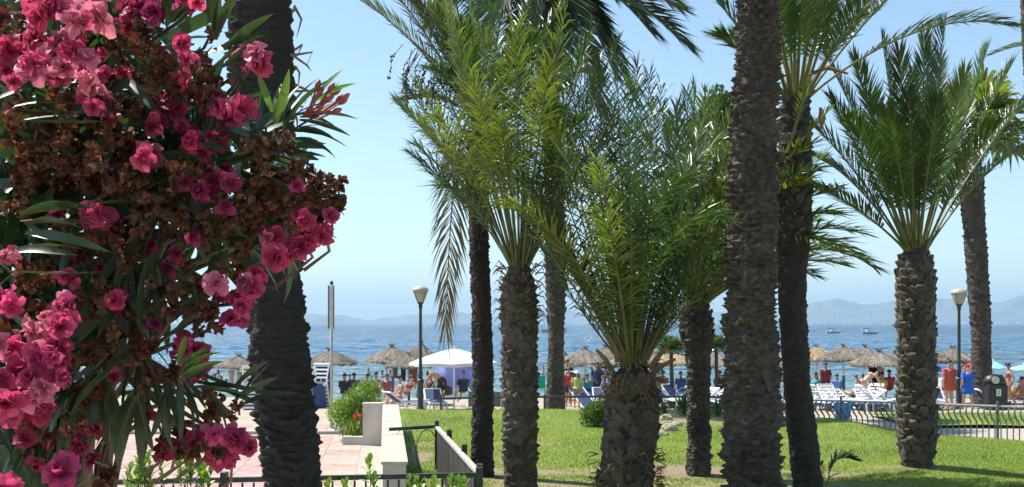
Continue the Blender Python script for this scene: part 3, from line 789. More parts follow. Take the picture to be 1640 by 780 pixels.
for k, (xa, ya, xb, yb) in enumerate([(1035, 575, 1062, 525), (1040, 590, 1075, 548), (990, 580, 975, 500), (1000, 570, 992, 470), (1022, 560, 1032, 480), (1045, 598, 1082, 575), (980, 595, 955, 560)]):
    a = px(xa, ya, 15.3) - b5; e_ = px(xb, yb, 15.2) - b5
    MB().tube([a, (a + e_) / 2 + np.array([.01, 0, .03]), e_], [.05, .035, .022], 6, flat=.5).build('dead_stalk', M['fibre'], r5)
# 6: bulb headed palm
r6, b6 = palm(1117, 760, 18.1, 'thin knobbly palm trunk with swollen head standing right of the stoutest palm')
i6 = trunk(r6, b6, [(1098, 1140, 772), (1101, 1138, 740), (1102, 1137, 650), (1099, 1138, 580), (1096, 1139, 556), (1090, 1142, 535), (1088, 1141, 510), (1095, 1132, 490), (1104, 1124, 478)], 18.1, M['bark'], seed=16, amp=.03, rowh=.06, cellw=.11, rough=.02)
boots(r6, b6, i6, 2.4, 3.1, 'boot_d', 7, 11, 6, .9)
tips(r6, b6, (1113, 488), 18.1, [
    (1112, 140, .02, .3), (1130, 150, .03, -.4, 'frond_y'), (1168, 190, .08, .2, 'frond_y'), (1165, 250, .12, -1.5, 'frond_y'), (1100, 150, .03, 1.2, 'frond'), (1060, 180, .08, .6, 'frond'), (1075, 210, .08, -1.2, 'frond_y'), (1150, 215, .08, 1.5, 'frond'), (1265, 190, .1, .3, 'frond_y'), (1318, 250, .2, .6, 'frond'), (1275, 330, .26, -1.4, 'frond_y'), (1340, 400, .34, -.8, 'frond_y'), (1300, 440, .4, .2, 'frond_d'), (1250, 350, .26, .5, 'frond'), (1083, 175, .06, -.6), (1150, 165, .05, .5, 'frond_y'), (1040, 230, .14, .5), (1185, 225, .12, -1, 'frond_y'), (1208, 280, .2, 1), (1400, 428, .5, -2.7, 'frond_y'), (1372, 372, .42, -2.6, 'frond'), (1335, 305, .34, -2.6, 'frond_y'), (1370, 405, .5, -3.0, 'frond_y'), (1345, 345, .4, -3.0, 'frond_y'), (1320, 390, .5, -2.8, 'frond_y'), (1290, 290, .3, -2.7, 'frond_y'), (1300, 230, .3, -2.8, 'frond_y'), (1310, 270, .4, -3.1, 'frond'),
    (1300, 355, .3, -1, 'frond_y'), (1290, 275, .2, 1), (1350, 425, .36, .8, 'frond'), (1010, 300, .25, .5), (1060, 320, .22, -1.6), (1150, 300, .2, -2, 'frond_y'), (1170, 380, .3, -2), (1230, 320, .26, -1.2, 'frond_y'), (1090, 260, .1, 2), (1140, 230, .1, 1.6, 'frond_y'), (1240, 400, .36, 1.6), (1050, 400, .4, 1.4), (1245, 215, .14, .6, 'frond_y')],
    6, ['frond', 'frond_y', 'frond'], L=.56, pairs=60, wid=.03, start=.24, bow=.16, irr=.8)

# 7: big trunk right of the middle
r7, b7 = palm(1205, 834, 14, 'thickest light brown palm trunk with rough ridged bark and a dark scar')
i7 = trunk(r7, b7, [(1150, 1256, 846), (1158, 1252, 790), (1160, 1249, 700), (1158, 1248, 640), (1162, 1244, 560), (1164, 1239, 470), (1167, 1240, 400), (1170, 1243, 300), (1172, 1245, 200), (1180, 1245, 90), (1183, 1245, 0), (1185, 1246, -120), (1188, 1248, -330), (1190, 1250, -480)],
           14, M['bark'], seed=17, amp=.075, rowh=.08, cellw=.14, rough=.045, step=.012, nu=110)
B7 = px(1220, -480, 14)
fill_fronds(r7, b7, B7, 28, 3.2, (-15, 75), 7, ('frond', 'frond_d'), .22, L=.42, pairs=44, wid=.034)
MB().box(tuple(px(1226, 605, 13.69) - b7), (.07, .06, .42), ry=radians(-20), bev=.02).build('scar', M['iron'], r7)

# 8: dark trunk behind it with hanging crown
r8, b8 = palm(1294, 800, 15.9, 'dark smooth palm trunk leaning left just behind the thickest light brown trunk')
i8 = trunk(r8, b8, [(1274, 1322, 806), (1270, 1317, 775), (1262, 1307, 690), (1256, 1298, 620), (1250, 1293, 540), (1246, 1291, 460), (1245, 1291, 420), (1245, 1298, 380), (1246, 1299, 280), (1250, 1297, 190), (1258, 1290, 140)], 15.9, M['bark_d'], seed=18, amp=.016, rowh=.07)
boots(r8, b8, i8, 4.2, 6.3, 'boot_d', 15, 10, 8, .8)
tips(r8, b8, (1274, 160), 15.9, [
    (1618, 42, .38, 0, 'frond_d'), (1500, -60, .2, 1), (1440, -110, .12), (1390, -140, .08, -1), (1330, -190, .03), (1270, -200, .02), (1210, -190, .04), (1165, -130, .08), (1128, -20, .14, .3), (1155, 60, .26, -.8), (1345, -70, .08, -1.5), (1290, -90, .05, -2),
    (1230, -60, .06, -2), (1420, -30, .2, -1.6), (1395, 20, .26, 1.5), (1330, 10, .2, 2), (1220, 20, .2, 2), (1190, 0, .16, 1), (1360, -120, .06, 2), (1245, -150, .04, 1.4)],
    8, ['frond_d', 'frond', 'frond_d'], L=0.55, pairs=74, wid=.03, start=.3, rr=.03)
for k, (tx, ty) in enumerate([(1318, 345), (1332, 300), (1310, 390), (1296, 130), (1330, 175)]):
    if k >= 3: frond(r8, b8, px(1262, 215 + 10 * k, 15.6), px(tx, ty, 15.2), .05, 'frond_y', 880 + k, L=.22, pairs=14, start=.4)
MB().tube([px(1290, 122, 15.7) - b8, px(1325, 108, 15.6) - b8, px(1358, 118, 15.6) - b8], [.05, .07, .03], 6, flat=.5).build('dead_stalk', M['fibre'], r8)
MB().tube([px(1314, 172, 15.6) - b8, px(1317, 190, 15.6) - b8, px(1315, 208, 15.6) - b8], [.02, .06, .01], 6, flat=.5).build('husk', M['fibre'], r8)

# 9: feathery palm at the right
r9, b9 = palm(1468, 750, 19.1, 'palm with shield shaped leaf stumps and upright dark green crown standing alone on the right')
i9 = trunk(r9, b9, [(1446, 1492, 762), (1447, 1492, 745), (1440, 1496, 715), (1440, 1497, 650), (1440, 1494, 520), (1437, 1496, 440), (1446, 1488, 408), (1454, 1480, 385)], 19.1, M['bark'], seed=19, amp=.02, rowh=.1)
boots(r9, b9, i9, .35, 4.1, 'boot', 27, 11, 9, 1.12)
tips(r9, b9, (1467, 402), 19.1, [
    (1293, 195, .22, 0, 'frond_d'), (1312, 255, .28, .8, 'frond_d'), (1300, 300, .22, -.5, 'frond_d'), (1645, 235, .3, .2, 'frond'), (1330, 160, .12, -.6, 'frond_d'), (1330, 105, .14, .4), (1368, 95, .12, -1), (1386, 150, .16, 1.4), (1412, 62, .05, .3), (1440, 85, .04, -1.8), (1462, 115, .02, 1.5), (1482, 55, .01, .4), (1512, 42, .02, -.4),
    (1508, 95, .04, 1.8), (1545, 120, .07, -1.5), (1580, 82, .06, .3, 'frond'), (1620, 105, .12, -.3, 'frond'), (1645, 160, .17, .7, 'frond'), (1455, 160, .06, -2.3), (1420, 175, .12, -2.2), (1500, 165, .08, -2.4), (1550, 180, .18, 1.8), (1360, 190, .2, -1.8), (1400, 210, .2, 2), (1600, 200, .25, -1.2, 'frond')],
    9, ['frond_d', 'frond_d', 'frond'], L=0.60, pairs=91, wid=.03, start=.27, rr=.03)

# 10: fan palm behind the railing
r10, b10 = palm(1576, 645, 38.5, 'slender fan palm with pale green crown behind the curved railing beside the litter bin', group='palms by the beach')
i10 = trunk(r10, b10, [(1556, 1596, 652), (1560, 1592, 630), (1557, 1587, 590), (1556, 1586, 520), (1548, 1580, 420), (1543, 1576, 350), (1535, 1574, 290), (1535, 1570, 255), (1542, 1562, 225)], 38.5, M['bark'], seed=20, amp=.03, rowh=.16, cellw=.3, nu=48, step=.04)
boots(r10, b10, i10, 3.0, 9.6, 'boot_d', 26, 10, 10, 1.1)
fan_palm_crown(r10, b10, px(1558, 222, 38.5), 1.5, 26, 10, 'frond_y', (-20, 80), 1.5)
# 11: trunk at the right edge
r11, b11 = palm(1664, 740, 20.5, 'palm trunk leaning in at the top right edge with a frond reaching left', group=None)
i11 = trunk(r11, b11, [(1652, 1680, 750), (1660, 1684, 500), (1654, 1678, 300), (1642, 1664, 130), (1637, 1660, 60), (1633, 1656, -40), (1630, 1654, -160)], 20.5, M['bark'], seed=21, amp=.02, rowh=.08, nu=48, step=.03)
frond(r11, b11, px(1700, 70, 20.2), px(1588, 88, 20.1), .1, 'frond', 111, L=.4, pairs=34, start=.05)
tips(r11, b11, (1642, -160), 20.5, [(1590, -420, .1), (1700, -460, .05), (1800, -300, .2), (1500, -330, .2), (1490, -190, .3), (1820, -180, .3), (1640, -480, .02)], 11, ['frond'], L=0.50, pairs=60)
# small palms on the beach
for k, (x, yt, yb, d, lab) in enumerate([(1075, 566, 652, 40, 'small green fan palm rising over a thatched parasol left of the thin knobbly palm'),
                                        (1147, 562, 650, 41, 'small green fan palm half hidden between the knobbly palm and the thickest trunk')]):
    p = px(x, yb, d); r_ = empty('small_fan_palm', p, lab, 'palm tree', 'palms by the beach')
    MB().tube([(0, 0, -.3), (.02, 0, .9), (0, 0, (yb - yt) / F * d)], [.11, .08, .07], 8).build('trunk', M['bark'], r_)
    fan_palm_crown(r_, p, px(x, yt, d), .5, 15, 30 + k, 'frond', (-10, 80), .42)
# distant leafy tree top between crowns
p = px(1195, 648, 33.5); p[2] = .2
rt = empty('leafy_tree', p, 'bright green leafy tree top just left of the thickest trunk, between palm crowns', 'tree')
top = px(1150, 180, 33.5) - p
MB().tube([(0, 0, -.6), (-.1, 0, top[2] * .5), (top[0], 0, top[2])], [.25, .2, .08], 8).build('trunk', M['bark'], rt)
def leaf_cloud(blobs, n, size, seed, aspect=.5):
    r = np.random.default_rng(seed); pts = []
    wts = np.array([b[3] ** 3 for b in blobs]); wts = wts / wts.sum()
    idx = r.choice(len(blobs), n, p=wts); bl = np.array(blobs)[idx]
    d = nrm(r.normal(0, 1, (n, 3))); rad = bl[:, 3:4] * r.random((n, 1)) ** .45
    c = bl[:, :3] + d * rad
    a = nrm(d + r.normal(0, .7, (n, 3)) + np.array([0, 0, .3])); s_ = nrm(np.cross(a, r.normal(0, 1, (n, 3)))) * size * aspect * .5
    l = a * size * r.uniform(.6, 1.3, (n, 1)); nn = nrm(np.cross(a, s_)) * size * .08
    v = np.stack([c, c + l * .5 + s_ + nn, c + l, c + l * .5 - s_ + nn, c + l * .5], 1).reshape(-1, 3)
    o = (np.arange(n) * 5)[:, None]
    return v, np.concatenate([o + np.array([0, 4, 1]), o + np.array([1, 4, 2]), o + np.array([0, 3, 4]), o + np.array([3, 2, 4])])
bl = [(top[0] + a, b_, top[2] + c, r_) for a, b_, c, r_ in [(0, 0, 0, .6), (-.4, .2, -.5, .6), (.4, 0, -.4, .6), (.2, .3, -1.0, .8), (-.1, -.2, .5, .35), (.4, .2, .3, .35)]]
v, f = leaf_cloud(bl, 2600, .22, 40)
tag(link('crown', mkmesh('crown', v, f, M['shrubleaf2']), rt), kind='stuff')

# ------------------------------------------------------------------ white wall, planter
rw = empty('garden_wall', (-2.2, 20, 0), 'long low white wall with pale stone coping running from the fence to the planter', 'wall')
o3 = np.array([-2.2, 20, 0])
def wx(Y, off=0): return -1.70 - 0.124 * (Y - 14.8) + off
mb = MB()
for (Ya, Yb) in [(14.85, 25.15)]:
    v = []
    for Y in (Ya, Yb):
        for dx in (-.17, .17):
            for z in (-.1, .955): v.append((wx(Y, dx) - o3[0], Y - o3[1], z))
    mb.add(v, [(0, 2, 3, 1), (4, 5, 7, 6), (0, 1, 5, 4), (2, 6, 7, 3), (1, 3, 7, 5)])
mb.build('wall', M['plaster'], rw)
n = 17
for k in range(n):
    Ya = 14.8 + (25.22 - 14.8) * k / n + .006; Yb = 14.8 + (25.22 - 14.8) * (k + 1) / n - .006
    v = [(wx(Y, dx) - o3[0], Y - o3[1], z) for z in (.958, 1.0 + random.uniform(-.002, .002)) for Y, dx in ((Ya, -.195), (Ya, .195), (Yb, .195), (Yb, -.195))]
    MB().add(v, [(3, 2, 1, 0), (4, 5, 6, 7), (0, 1, 5, 4), (1, 2, 6, 5), (2, 3, 7, 6), (3, 0, 4, 7)]).build('coping_slab', M['travertine'], rw)
# planter with a stepped front
rp_ = empty('planter', tuple(px(580, 713, 25.25)), 'white rendered planter with a tall stepped end beside the low wall', 'planter')
bp_ = px(580, 713, 25.25)
mb = MB()
x0, x1, x2 = px(548, 700, 25.2)[0], px(581, 700, 25.2)[0], px(612.5, 700, 25.2)[0]
outl = [(x0, -.1), (x2, -.1), (x2, 1.0), (x1, 1.0), (x1, .21), (x0, .21)]
v = [(x - bp_[0], yy - bp_[1], z - bp_[2]) for yy in (25.2, 25.42) for x, z in outl]
mb.add(v, [(0, 1, 4, 5), (1, 2, 3, 4), (11, 10, 7, 6), (10, 9, 8, 7), (3, 2, 8, 9), (5, 4, 10, 11), (4, 3, 9, 10), (5, 11, 6, 0), (2, 1, 7, 8)])
mb.build('end_wall', M['plaster'], rp_)
MB().box(((x1 + x2) / 2 - bp_[0], .06, 1.0 + .02 - bp_[2]), (x2 - x1 + .03, .27, .045), bev=.006).build('cap', M['plaster'], rp_)
MB().box((x0 + .09 - bp_[0], 1.45, .08 - bp_[2]), (.17, 2.5, .25)).build('side_wall', M['plaster'], rp_)
MB().box(((x0 + x2) / 2 - bp_[0], 2.78, .08 - bp_[2]), (x2 - x0, .16, .25)).build('back_wall', M['plaster'], rp_)
MB().box(((x0 + x2) / 2 - bp_[0] + .05, 1.4, .04 - bp_[2]), (x2 - x0 - .2, 2.4, .2)).build('soil', mat('planter_soil', (.08, .06, .04), .95), rp_)

def shrub(name, loc, blobs, n, size, m, label, cat, seed, group=None, stems=9, aspect=.4):
    r_ = empty(name, loc, label, cat, group)
    rr = random.Random(seed); mb = MB()
    for k in range(stems):
        b = rr.choice(blobs); e = np.array(b[:3]) + np.array([rr.uniform(-.5, .5), rr.uniform(-.5, .5), rr.uniform(0, .8)]) * b[3]
        mb.tube([(rr.uniform(-.06, .06), rr.uniform(-.06, .06), 0), e * .5 + np.array([0, 0, .05]), e], [.018, .012, .005], 5)
    mb.build('stem', M['stemwood'], r_)
    v, f = leaf_cloud(blobs, n, size, seed, aspect)
    tag(link('foliage', mkmesh('foliage', v, f, M[m]), r_), kind='stuff')
    return r_
p = px(575, 690, 26.0); p[2] = .15
shrub('shrub', p, [(-.45, .1, .55, .33), (-.25, .3, .75, .36), (.02, .2, 1.02, .33), (.2, .4, 1.2, .26), (.1, .2, .65, .36), (-.35, 0, .3, .26), (.3, .6, .75, .3), (-.6, .5, .6, .3), (-.15, .2, .4, .3)],
      3800, .10, 'shrubleaf', 'loose bright yellow green shrub filling the white planter', 'shrub', 51, aspect=.35)
p = px(570, 697, 25.75); p[2] = .15
rg = empty('grassy_plant', p, 'tuft of long bright green blades with a red flower at the front of the planter', 'plant')
v, f = blades(0, rng.normal(0, .16, 260), rng.normal(0, .1, 260), np.zeros(260), .42, .03)
tag(link('leaves', mkmesh('leaves', v, f, M['shrubleaf']), rg), kind='stuff')
mb = MB(); rr = random.Random(3)
for k in range(26):
    a = rr.random() * 6.28; e = rr.uniform(-.2, 1.2); d_ = .13 * np.array([cos(a) * cos(e), sin(a) * cos(e), sin(e)])
    c = np.array([.06, -.12, .5]); mb.tube([c, c + d_ * .6, c + d_], [.012, .016, .003], 4)
mb.build('flower', solid('red_flower', (.6, .06, .03)), rg)

# ------------------------------------------------------------------ sign post, street lamps
p = px(531, 691, 28.6); p[2] = 0.02
rs = empty('sign_post', p, 'tall thin grey pole with a narrow upright panel near its top, bolted to the promenade', 'pole')
H = (691 - 455) / F * 28.6
MB().tube([(0, 0, 0), (0, 0, H - .05)], [.045, .038], 10).build('pole', solid('galvanised_steel', (.42, .44, .46), .4), rs, True)
MB().box((.0, -.05, H - .68), (.17, .05, 1.22), bev=.01).build('panel', solid('pale_grey_panel', (.55, .57, .6), .4), rs)
MB().box((-.075, -.085, H - .68), (.02, .03, 1.22)).box((.075, -.085, H - .68), (.02, .03, 1.22)).build('panel_edge', M['iron'], rs)
MB().lathe([(.03, 0), (.05, .03), (.05, .08), (.02, .12)], 8, (0, 0, H - .06)).build('cap', M['iron'], rs)
mb = MB().lathe([(.2, 0), (.2, .02), (.08, .06), (.05, .22)], 12)
mb.build('base_plate', solid('galvanised_steel', (.42, .44, .46), .4), rs)
for k in range(4):
    a = pi / 4 + k * pi / 2
    MB().lathe([(.02, 0), (.02, .05)], 6, (.15 * cos(a), .15 * sin(a), .0)).build('bolt', M['iron'], rs)

def street_lamp(x, yb, yt, d, lab):
    p = px(x, yb, d); r_ = empty('street_lamp', p, lab, 'street lamp', 'street lamps on the promenade')
    H = (yb - yt) / F * d
    g_ = solid('dark_green_lamp_paint', (.02, .032, .03), .4)
    MB().lathe([(.16, 0), (.16, .08), (.12, .14), (.10, .2), (.10, .95), (.125, 1.0), (.125, 1.06), (.085, 1.12)], 14).build('base', g_, r_, True)
    MB().lathe([(.075, 1.1), (.07, 1.3), (.085, 1.34), (.06, 1.4), (.05, H - .78), (.07, H - .74), (.07, H - .68), (.045, H - .66)], 12).build('pole', g_, r_, True)
    MB().lathe([(.05, H - .67), (.10, H - .60), (.12, H - .56)], 12).build('lantern_holder', g_, r_, True)
    gl = MB().lathe([(.115, H - .56), (.20, H - .36), (.268, H - .17), (.255, H - .165)], 16).build('glass', M['glass'], r_, True)
    MB().lathe([(.285, H - .175), (.285, H - .15), (.25, H - .08), (.16, H - .02), (.03, H)], 16).build('dome', solid('pale_lamp_dome', (.42, .40, .35), .4), r_, True)
    for k in range(4):
        a = pi / 4 + k * pi / 2; c, s_ = cos(a), sin(a)
        MB().tube([(.12 * c, .12 * s_, H - .56), (.205 * c, .205 * s_, H - .36), (.275 * c, .275 * s_, H - .17)], .008, 4).build('glazing_bar', g_, gl)
street_lamp(673.5, 659, 458, 35.2, 'dark street lamp with conical lantern beside the big white parasol')
street_lamp(1536, 655, 462, 36, 'dark street lamp with conical lantern rising between the two walkers in red and blue')

# ------------------------------------------------------------------ front iron fence
rf = empty('iron_fence', (-2.5, 12.5, 0), 'low black iron fence with curled wire hoops across the bottom of the picture', 'fence')
of = np.array([-2.5, 12.5, 0])
def rail(mbx, A, B_, w_, h_):
    A, B_ = np.array(A, float), np.array(B_, float); d_ = B_ - A; L_ = np.linalg.norm(d_)
    ang = math.atan2(d_[1], d_[0]); pit = math.asin(d_[2] / L_)
    mbx.box(tuple((A + B_) / 2), (L_, w_, h_), rz=ang, ry=-pit, bev=.004); return mbx
ZT = 1.1
cA, cB = np.array([-6.3, 12.05, ZT]), np.array([(768 - 820) / F * 12.85, 12.85, ZT])
rail(MB(), cA - of, cB - of, .05, .062).build('top_rail', M['iron'], rf)
rail(MB(), cA - of - [0, 0, .85], cB - of - [0, 0, .85], .04, .04).build('bottom_rail', M['iron'], rf)
for x in (362, 766, 40):
    t_ = ((x - 820) / F * 12.5 - cA[0]) / (cB[0] - cA[0]); P_ = cA + (cB - cA) * t_
    MB().box((P_[0] - of[0], P_[1] - of[1], (ZT + .09) / 2), (.085, .085, ZT + .11), bev=.01).build('post', M['iron'], rf)
n = 44
for k in range(n):
    c = cA + (cB - cA) * (k + .5) / n; c = c - of; dx = nrm(cB - cA)
    P_ = lambda u, z: c + dx * u + np.array([0, 0, z - ZT])
    MB().tube([P_(-.065, .28), P_(-.02, .6), P_(0, .98), P_(.0, 1.06)], .007, 4).build('bar', M['iron'], rf)
    MB().tube([P_(.065, .28), P_(.02, .6), P_(0.012, .98), P_(.012, 1.06)], .007, 4).build('bar', M['iron'], rf)
rsd = empty('slatted_fence', (-.9, 15.6, 0), 'grey slatted fence with a pale top rail running away from the iron fence corner', 'fence')
os_ = np.array([-.9, 15.6, 0])
sA, sB = np.array([cB[0], 12.93, ZT]), np.array([(700 - 820) / F * 18.7, 18.7, ZT])
rail(MB(), sA - os_, sB - os_, .075, .05).build('top_rail', M['palewood'], rsd)
rail(MB(), sA - os_ - [0, 0, .8], sB - os_ - [0, 0, .8], .05, .05).build('bottom_rail', M['greywood'], rsd)
for t_ in (.0, .36, .72, 1.0):
    P_ = sA + (sB - sA) * t_ - os_
    MB().box((P_[0] + (.055 if 0 < t_ < 1 else 0), P_[1], (ZT + .12) / 2), (.08, .08, ZT + .14), bev=.01).build('post', M['iron'] if t_ in (0., 1.) else M['greywood'], rsd)
n = 62
sl = MB().box((0, 0, 0), (.022, .07, .82), bev=.004).mesh('slat', M['greywood'])
for k in range(n):
    P_ = sA + (sB - sA) * (k + .5) / n - os_
    link('slat', sl, rsd, (P_[0], P_[1], .64 + random.uniform(-.01, .01)), (0, 0, random.uniform(-.05, .05) + .17))
rx_ = empty('hoop_fence', (-1.8, 18.7, 0), 'short black rail with thin wire hoops crossing over the stone coping of the wall', 'fence')
oh = np.array([-1.8, 18.7, 0])
rail(MB(), np.array([(623 - 820) / F * 18.5, 18.5, 1.085]) - oh, sB - oh + [0, 0, .02], .05, .06).build('top_rail', M['iron'], rx_)
for cx_ in (645, 684):
    c = px(cx_, 688, 18.62) - oh
    pts = [c + np.array([.20 * sin(a) * (1 if True else 1), 0, -.42 + .42 * cos(a)]) for a in np.linspace(-2.6, 2.6, 18)]
    pts = [c + np.array([.05 - .04 * k, 0, 0]) for k in ()] + pts
    MB().tube([q + np.array([0, .0, 0]) for q in pts] + [c + np.array([.17, 0, -1.05 if cx_ > 660 else -.95])], .010, 4, True).build('hoop', M['palewood'] if cx_ < 660 else M['fence'], rx_)

# leafy plants at the fence
def rosette_plant(loc, stems, label, seed, m='shrubleaf', group='leafy plants along the iron fence'):
    r_ = empty('leafy_plant', loc, label, 'plant', group)
    rr = random.Random(seed)
    lm = MB(); 
    vs = []; prof = [(0, .006), (.25, .018), (.55, .031), (.8, .024), (1, .001)]
    for s_, wv in prof:
        z = .018 * math.sin(s_ * 2.2); vs += [(-wv, s_ * .12, z), (0, s_ * .12, z - .004), (wv, s_ * .12, z)]
    fs = []
    for k in range(4):
        for q in range(2): fs.append((k * 3 + q, k * 3 + q + 1, k * 3 + q + 4, k * 3 + q + 3))
    leafm = mkmesh('leaf', vs, fs, M[m], True)
    mb = MB(); cnt = 0
    for (sx_, sy_, h_, nr) in stems:
        tipv = np.array([sx_, sy_, h_]); b0 = np.array([sx_ * .5, sy_ * .5, 0])
        mb.tube([b0, (b0 + tipv) / 2 + np.array([.02, 0, 0]), tipv], [.012, .008, .004], 5)
        for q in range(nr):
            u = q / nr; a = q * 2.4; z = h_ - .03 - u * .26; el = .95 - u * .9
            R_ = Matrix.Rotation(a, 4, 'Z') @ Matrix.Rotation(el, 4, 'X')
            o = link('leaf', leafm, r_, (sx_ - sx_ * .5 * u * .3 + rr.uniform(-.01, .01), sy_, z + rr.uniform(-.01, .01)), R_.to_euler(), (rr.uniform(.8, 1.25),) * 3)
    mb.build('stem', M['stemwood'], r_)
def zpx(y, d): return CAMZ + (518 - y) / F * d
d_ = 11.9
rosette_plant((px(225, 0, d_)[0], d_, 0), [(-.12, 0, zpx(752, d_), 10), (-.03, .05, zpx(735, d_), 16), (.02, -.03, zpx(722, d_), 14), (.09, .03, zpx(728, d_), 12), (.05, 0, zpx(745, d_), 14), (-.17, .03, zpx(765, d_), 8), (0, -.08, zpx(752, d_), 14), (.13, -.03, zpx(757, d_), 12)],
              'bushy bright green plant behind the fence rail under the oleander, leftmost of the plants', 61)
rosette_plant((px(305, 0, d_)[0], d_, 0), [(-.35, 0, zpx(742, d_), 8), (-.13, 0, zpx(738, d_), 14), (-.06, .04, zpx(734, d_), 14), (.0, 0, zpx(745, d_), 16), (.16, 0, zpx(750, d_), 14), (.12, .05, zpx(748, d_), 10), (.23, 0, zpx(757, d_), 10)],
              'bright green plant with three leafy heads just left of the iron fence post', 62)
rosette_plant((px(595, 0, 12.6)[0], 12.45, 0), [(0, 0, zpx(738, 12.45), 12), (.05, .03, zpx(765, 12.45), 12)], 'single leafy shoot standing against the promenade in front of the white wall', 63)
rosette_plant((px(540, 0, 12.3)[0], 12.3, 0), [(-.1, 0, zpx(774, 12.3), 12), (.12, 0, zpx(772, 12.3), 12)], 'green shoots just poking over the rail right of the big dark trunk', 64)
rosette_plant((px(735, 0, 12.3)[0], 12.3, 0), [(-.3, 0, zpx(772, 12.3), 12), (0, 0, zpx(768, 12.3), 16), (-.1, 0.03, zpx(770, 12.3), 12), (.06, 0, zpx(772, 12.3), 14), (-.5, 0, zpx(768, 12.3), 12), (-.6, 0, zpx(770, 12.3), 12)], 'yellow green leafy plant at the fence corner by the grey slats', 65)

# ------------------------------------------------------------------ curved-bar railing at the right
rc = empty('curved_railing', (10, 27, 0), 'grey railing of S curved upright bars with a pale top rail behind the lawn', 'railing')
oc = np.array([10, 27., 0])
keys = [(1225, 636.5), (1300, 641), (1440, 645), (1640, 652), (1760, 657)]
pts = [np.array([(x - 820) / F * 2.1 * F / (y - 518), 2.1 * F / (y - 518), .9]) for x, y in keys]
dense = []
for a, b_ in zip(pts[:-1], pts[1:]):
    m_ = int(max(2, np.linalg.norm(b_ - a) / .05)); dense += [a + (b_ - a) * k / m_ for k in range(m_)]
dense = np.array(dense + [pts[-1]]); sl_ = np.concatenate([[0], np.cumsum(np.linalg.norm(np.diff(dense, axis=0), axis=1))])
MB().tube([q - oc for q in pts], .026, 8).build('top_rail', M['fence_rail'], rc)
for a in np.arange(.1, sl_[-1], .14):
    q = np.array([np.interp(a, sl_, dense[:, k]) for k in range(3)]); q2 = np.array([np.interp(a + .1, sl_, dense[:, k]) for k in range(3)])
    tdir = nrm(q2 - q); od = np.array([tdir[1], -tdir[0], 0]); g0 = np.array([q[0], q[1], 0]) - oc
    P_ = lambda u, z, o=0.: g0 + tdir * u + od * o + np.array([0, 0, z])
    MB().tube([P_(0.03, -.02), P_(.03, .38), P_(.02, .50, .03), P_(-.055, .62, .07), P_(-.085, .74, .06), P_(-.075, .83, .02), P_(-.03, .885)], [.017, .017, .02, .024, .024, .021, .017], 6).build('bar', M['fence'], rc)
for x in (1348, 1596):
    k = int(np.argmin([abs(820 + q[0] / q[1] * F - x) for q in dense])); q = dense[k] - oc
    MB().box((q[0], q[1] - .01, .51), (.05, .05, 1.04), bev=.01).build('post', M['fence'], rc)
# low rail at the beach edge of the lawn
rl = empty('low_rail', (2, 31.4, 0), 'low dark rail on thin posts along the beach edge of the lawn', 'railing')
ol = np.array([2, 31.4, 0])
zr = zpx(635.5, 31.4)
MB().tube([px(706, 638, 31.4) - ol, px(820, 636, 31.4) - ol, px(1000, 635, 31.4) - ol, px(1226, 636, 31.4) - ol], .035, 8).build('rail', M['iron'], rl)
for x in (706, 790, 872, 960, 1060, 1155, 1222):
    q = px(x, 634, 31.4) - ol; MB().tube([(q[0], 0, -.1), (q[0], 0, q[2] + .04)], .03, 8).build('post', M['iron'], rl)

# ------------------------------------------------------------------ rocks, yucca, bushes on the lawn
p = px(955, 690, 26.0); p[2] = lawn_z(p[0], p[1])
shrub('bush', p, [(0, 0, .28, .33), (-.22, .1, .22, .24), (.25, .05, .3, .3), (.1, 0, .5, .22), (-.1, 0, .42, .2)], 2600, .09, 'shrubleaf2', 'small round bush on the lawn left of the stoutest palm', 'bush', 71, aspect=.35)
def yucca(x, y, d, n, L_, lab, seed):
    p = px(x, y, d); p[2] = float(lawn_z(p[0], min(p[1], 30))); r_ = empty('yucca', p, lab, 'yucca', 'yuccas beyond the lawn')
    rr = random.Random(seed)
    for k in range(n):
        a = k * 2.4; e = radians(rr.uniform(25, 85)); l = L_ * rr.uniform(.75, 1.1); dv = np.array([cos(a) * cos(e), sin(a) * cos(e), sin(e)]); sd = nrm(np.cross(dv, [0, 0, 1.])) * .028
        m1 = dv * l * .5; t1 = dv * l - np.array([0, 0, l * .12 * cos(e)])
        MB().add([-sd * .7, sd * .7, m1 + sd, m1 + np.array([0, 0, -.02]), m1 - sd, t1], [(0, 1, 2, 3), (0, 3, 4), (2, 5, 3), (3, 5, 4)]).build('leaf', M['frond'], r_)
yucca(1096, 672, 29.0, 34, .85, 'upright sword leaved yucca beside the knobbly palm trunk', 1)
yucca(1150, 678, 28.5, 22, .6, 'low spreading yucca between the knobbly palm and the thickest trunk', 2)
yucca(1064, 668, 29.3, 14, .45, 'small yucca among pale rocks right of the stoutest palm', 3)
import mathutils.noise as mn
def rock(loc, s_, seed, lab):
    bm_v = []; n1, n2 = 8, 12
    for i_ in range(n1 + 1):
        th = pi * i_ / n1
        for j_ in range(n2):
            ph = 2 * pi * j_ / n2; q = Vector((sin(th) * cos(ph), sin(th) * sin(ph), cos(th)))
            k = 1 + .35 * mn.noise(q * 1.7 + Vector((seed * 3.1, 0, 0)))
            bm_v.append((q.x * s_[0] * k, q.y * s_[1] * k, q.z * s_[2] * k + s_[2] * .6))
    f = [(i_ * n2 + j_, (i_ + 1) * n2 + j_, (i_ + 1) * n2 + (j_ + 1) % n2, i_ * n2 + (j_ + 1) % n2) for i_ in range(n1) for j_ in range(n2)]
    tag(link('rock', mkmesh('rock', bm_v, f, M['rock']), None, loc), lab, 'rock', 'rocks edging the yucca bed')
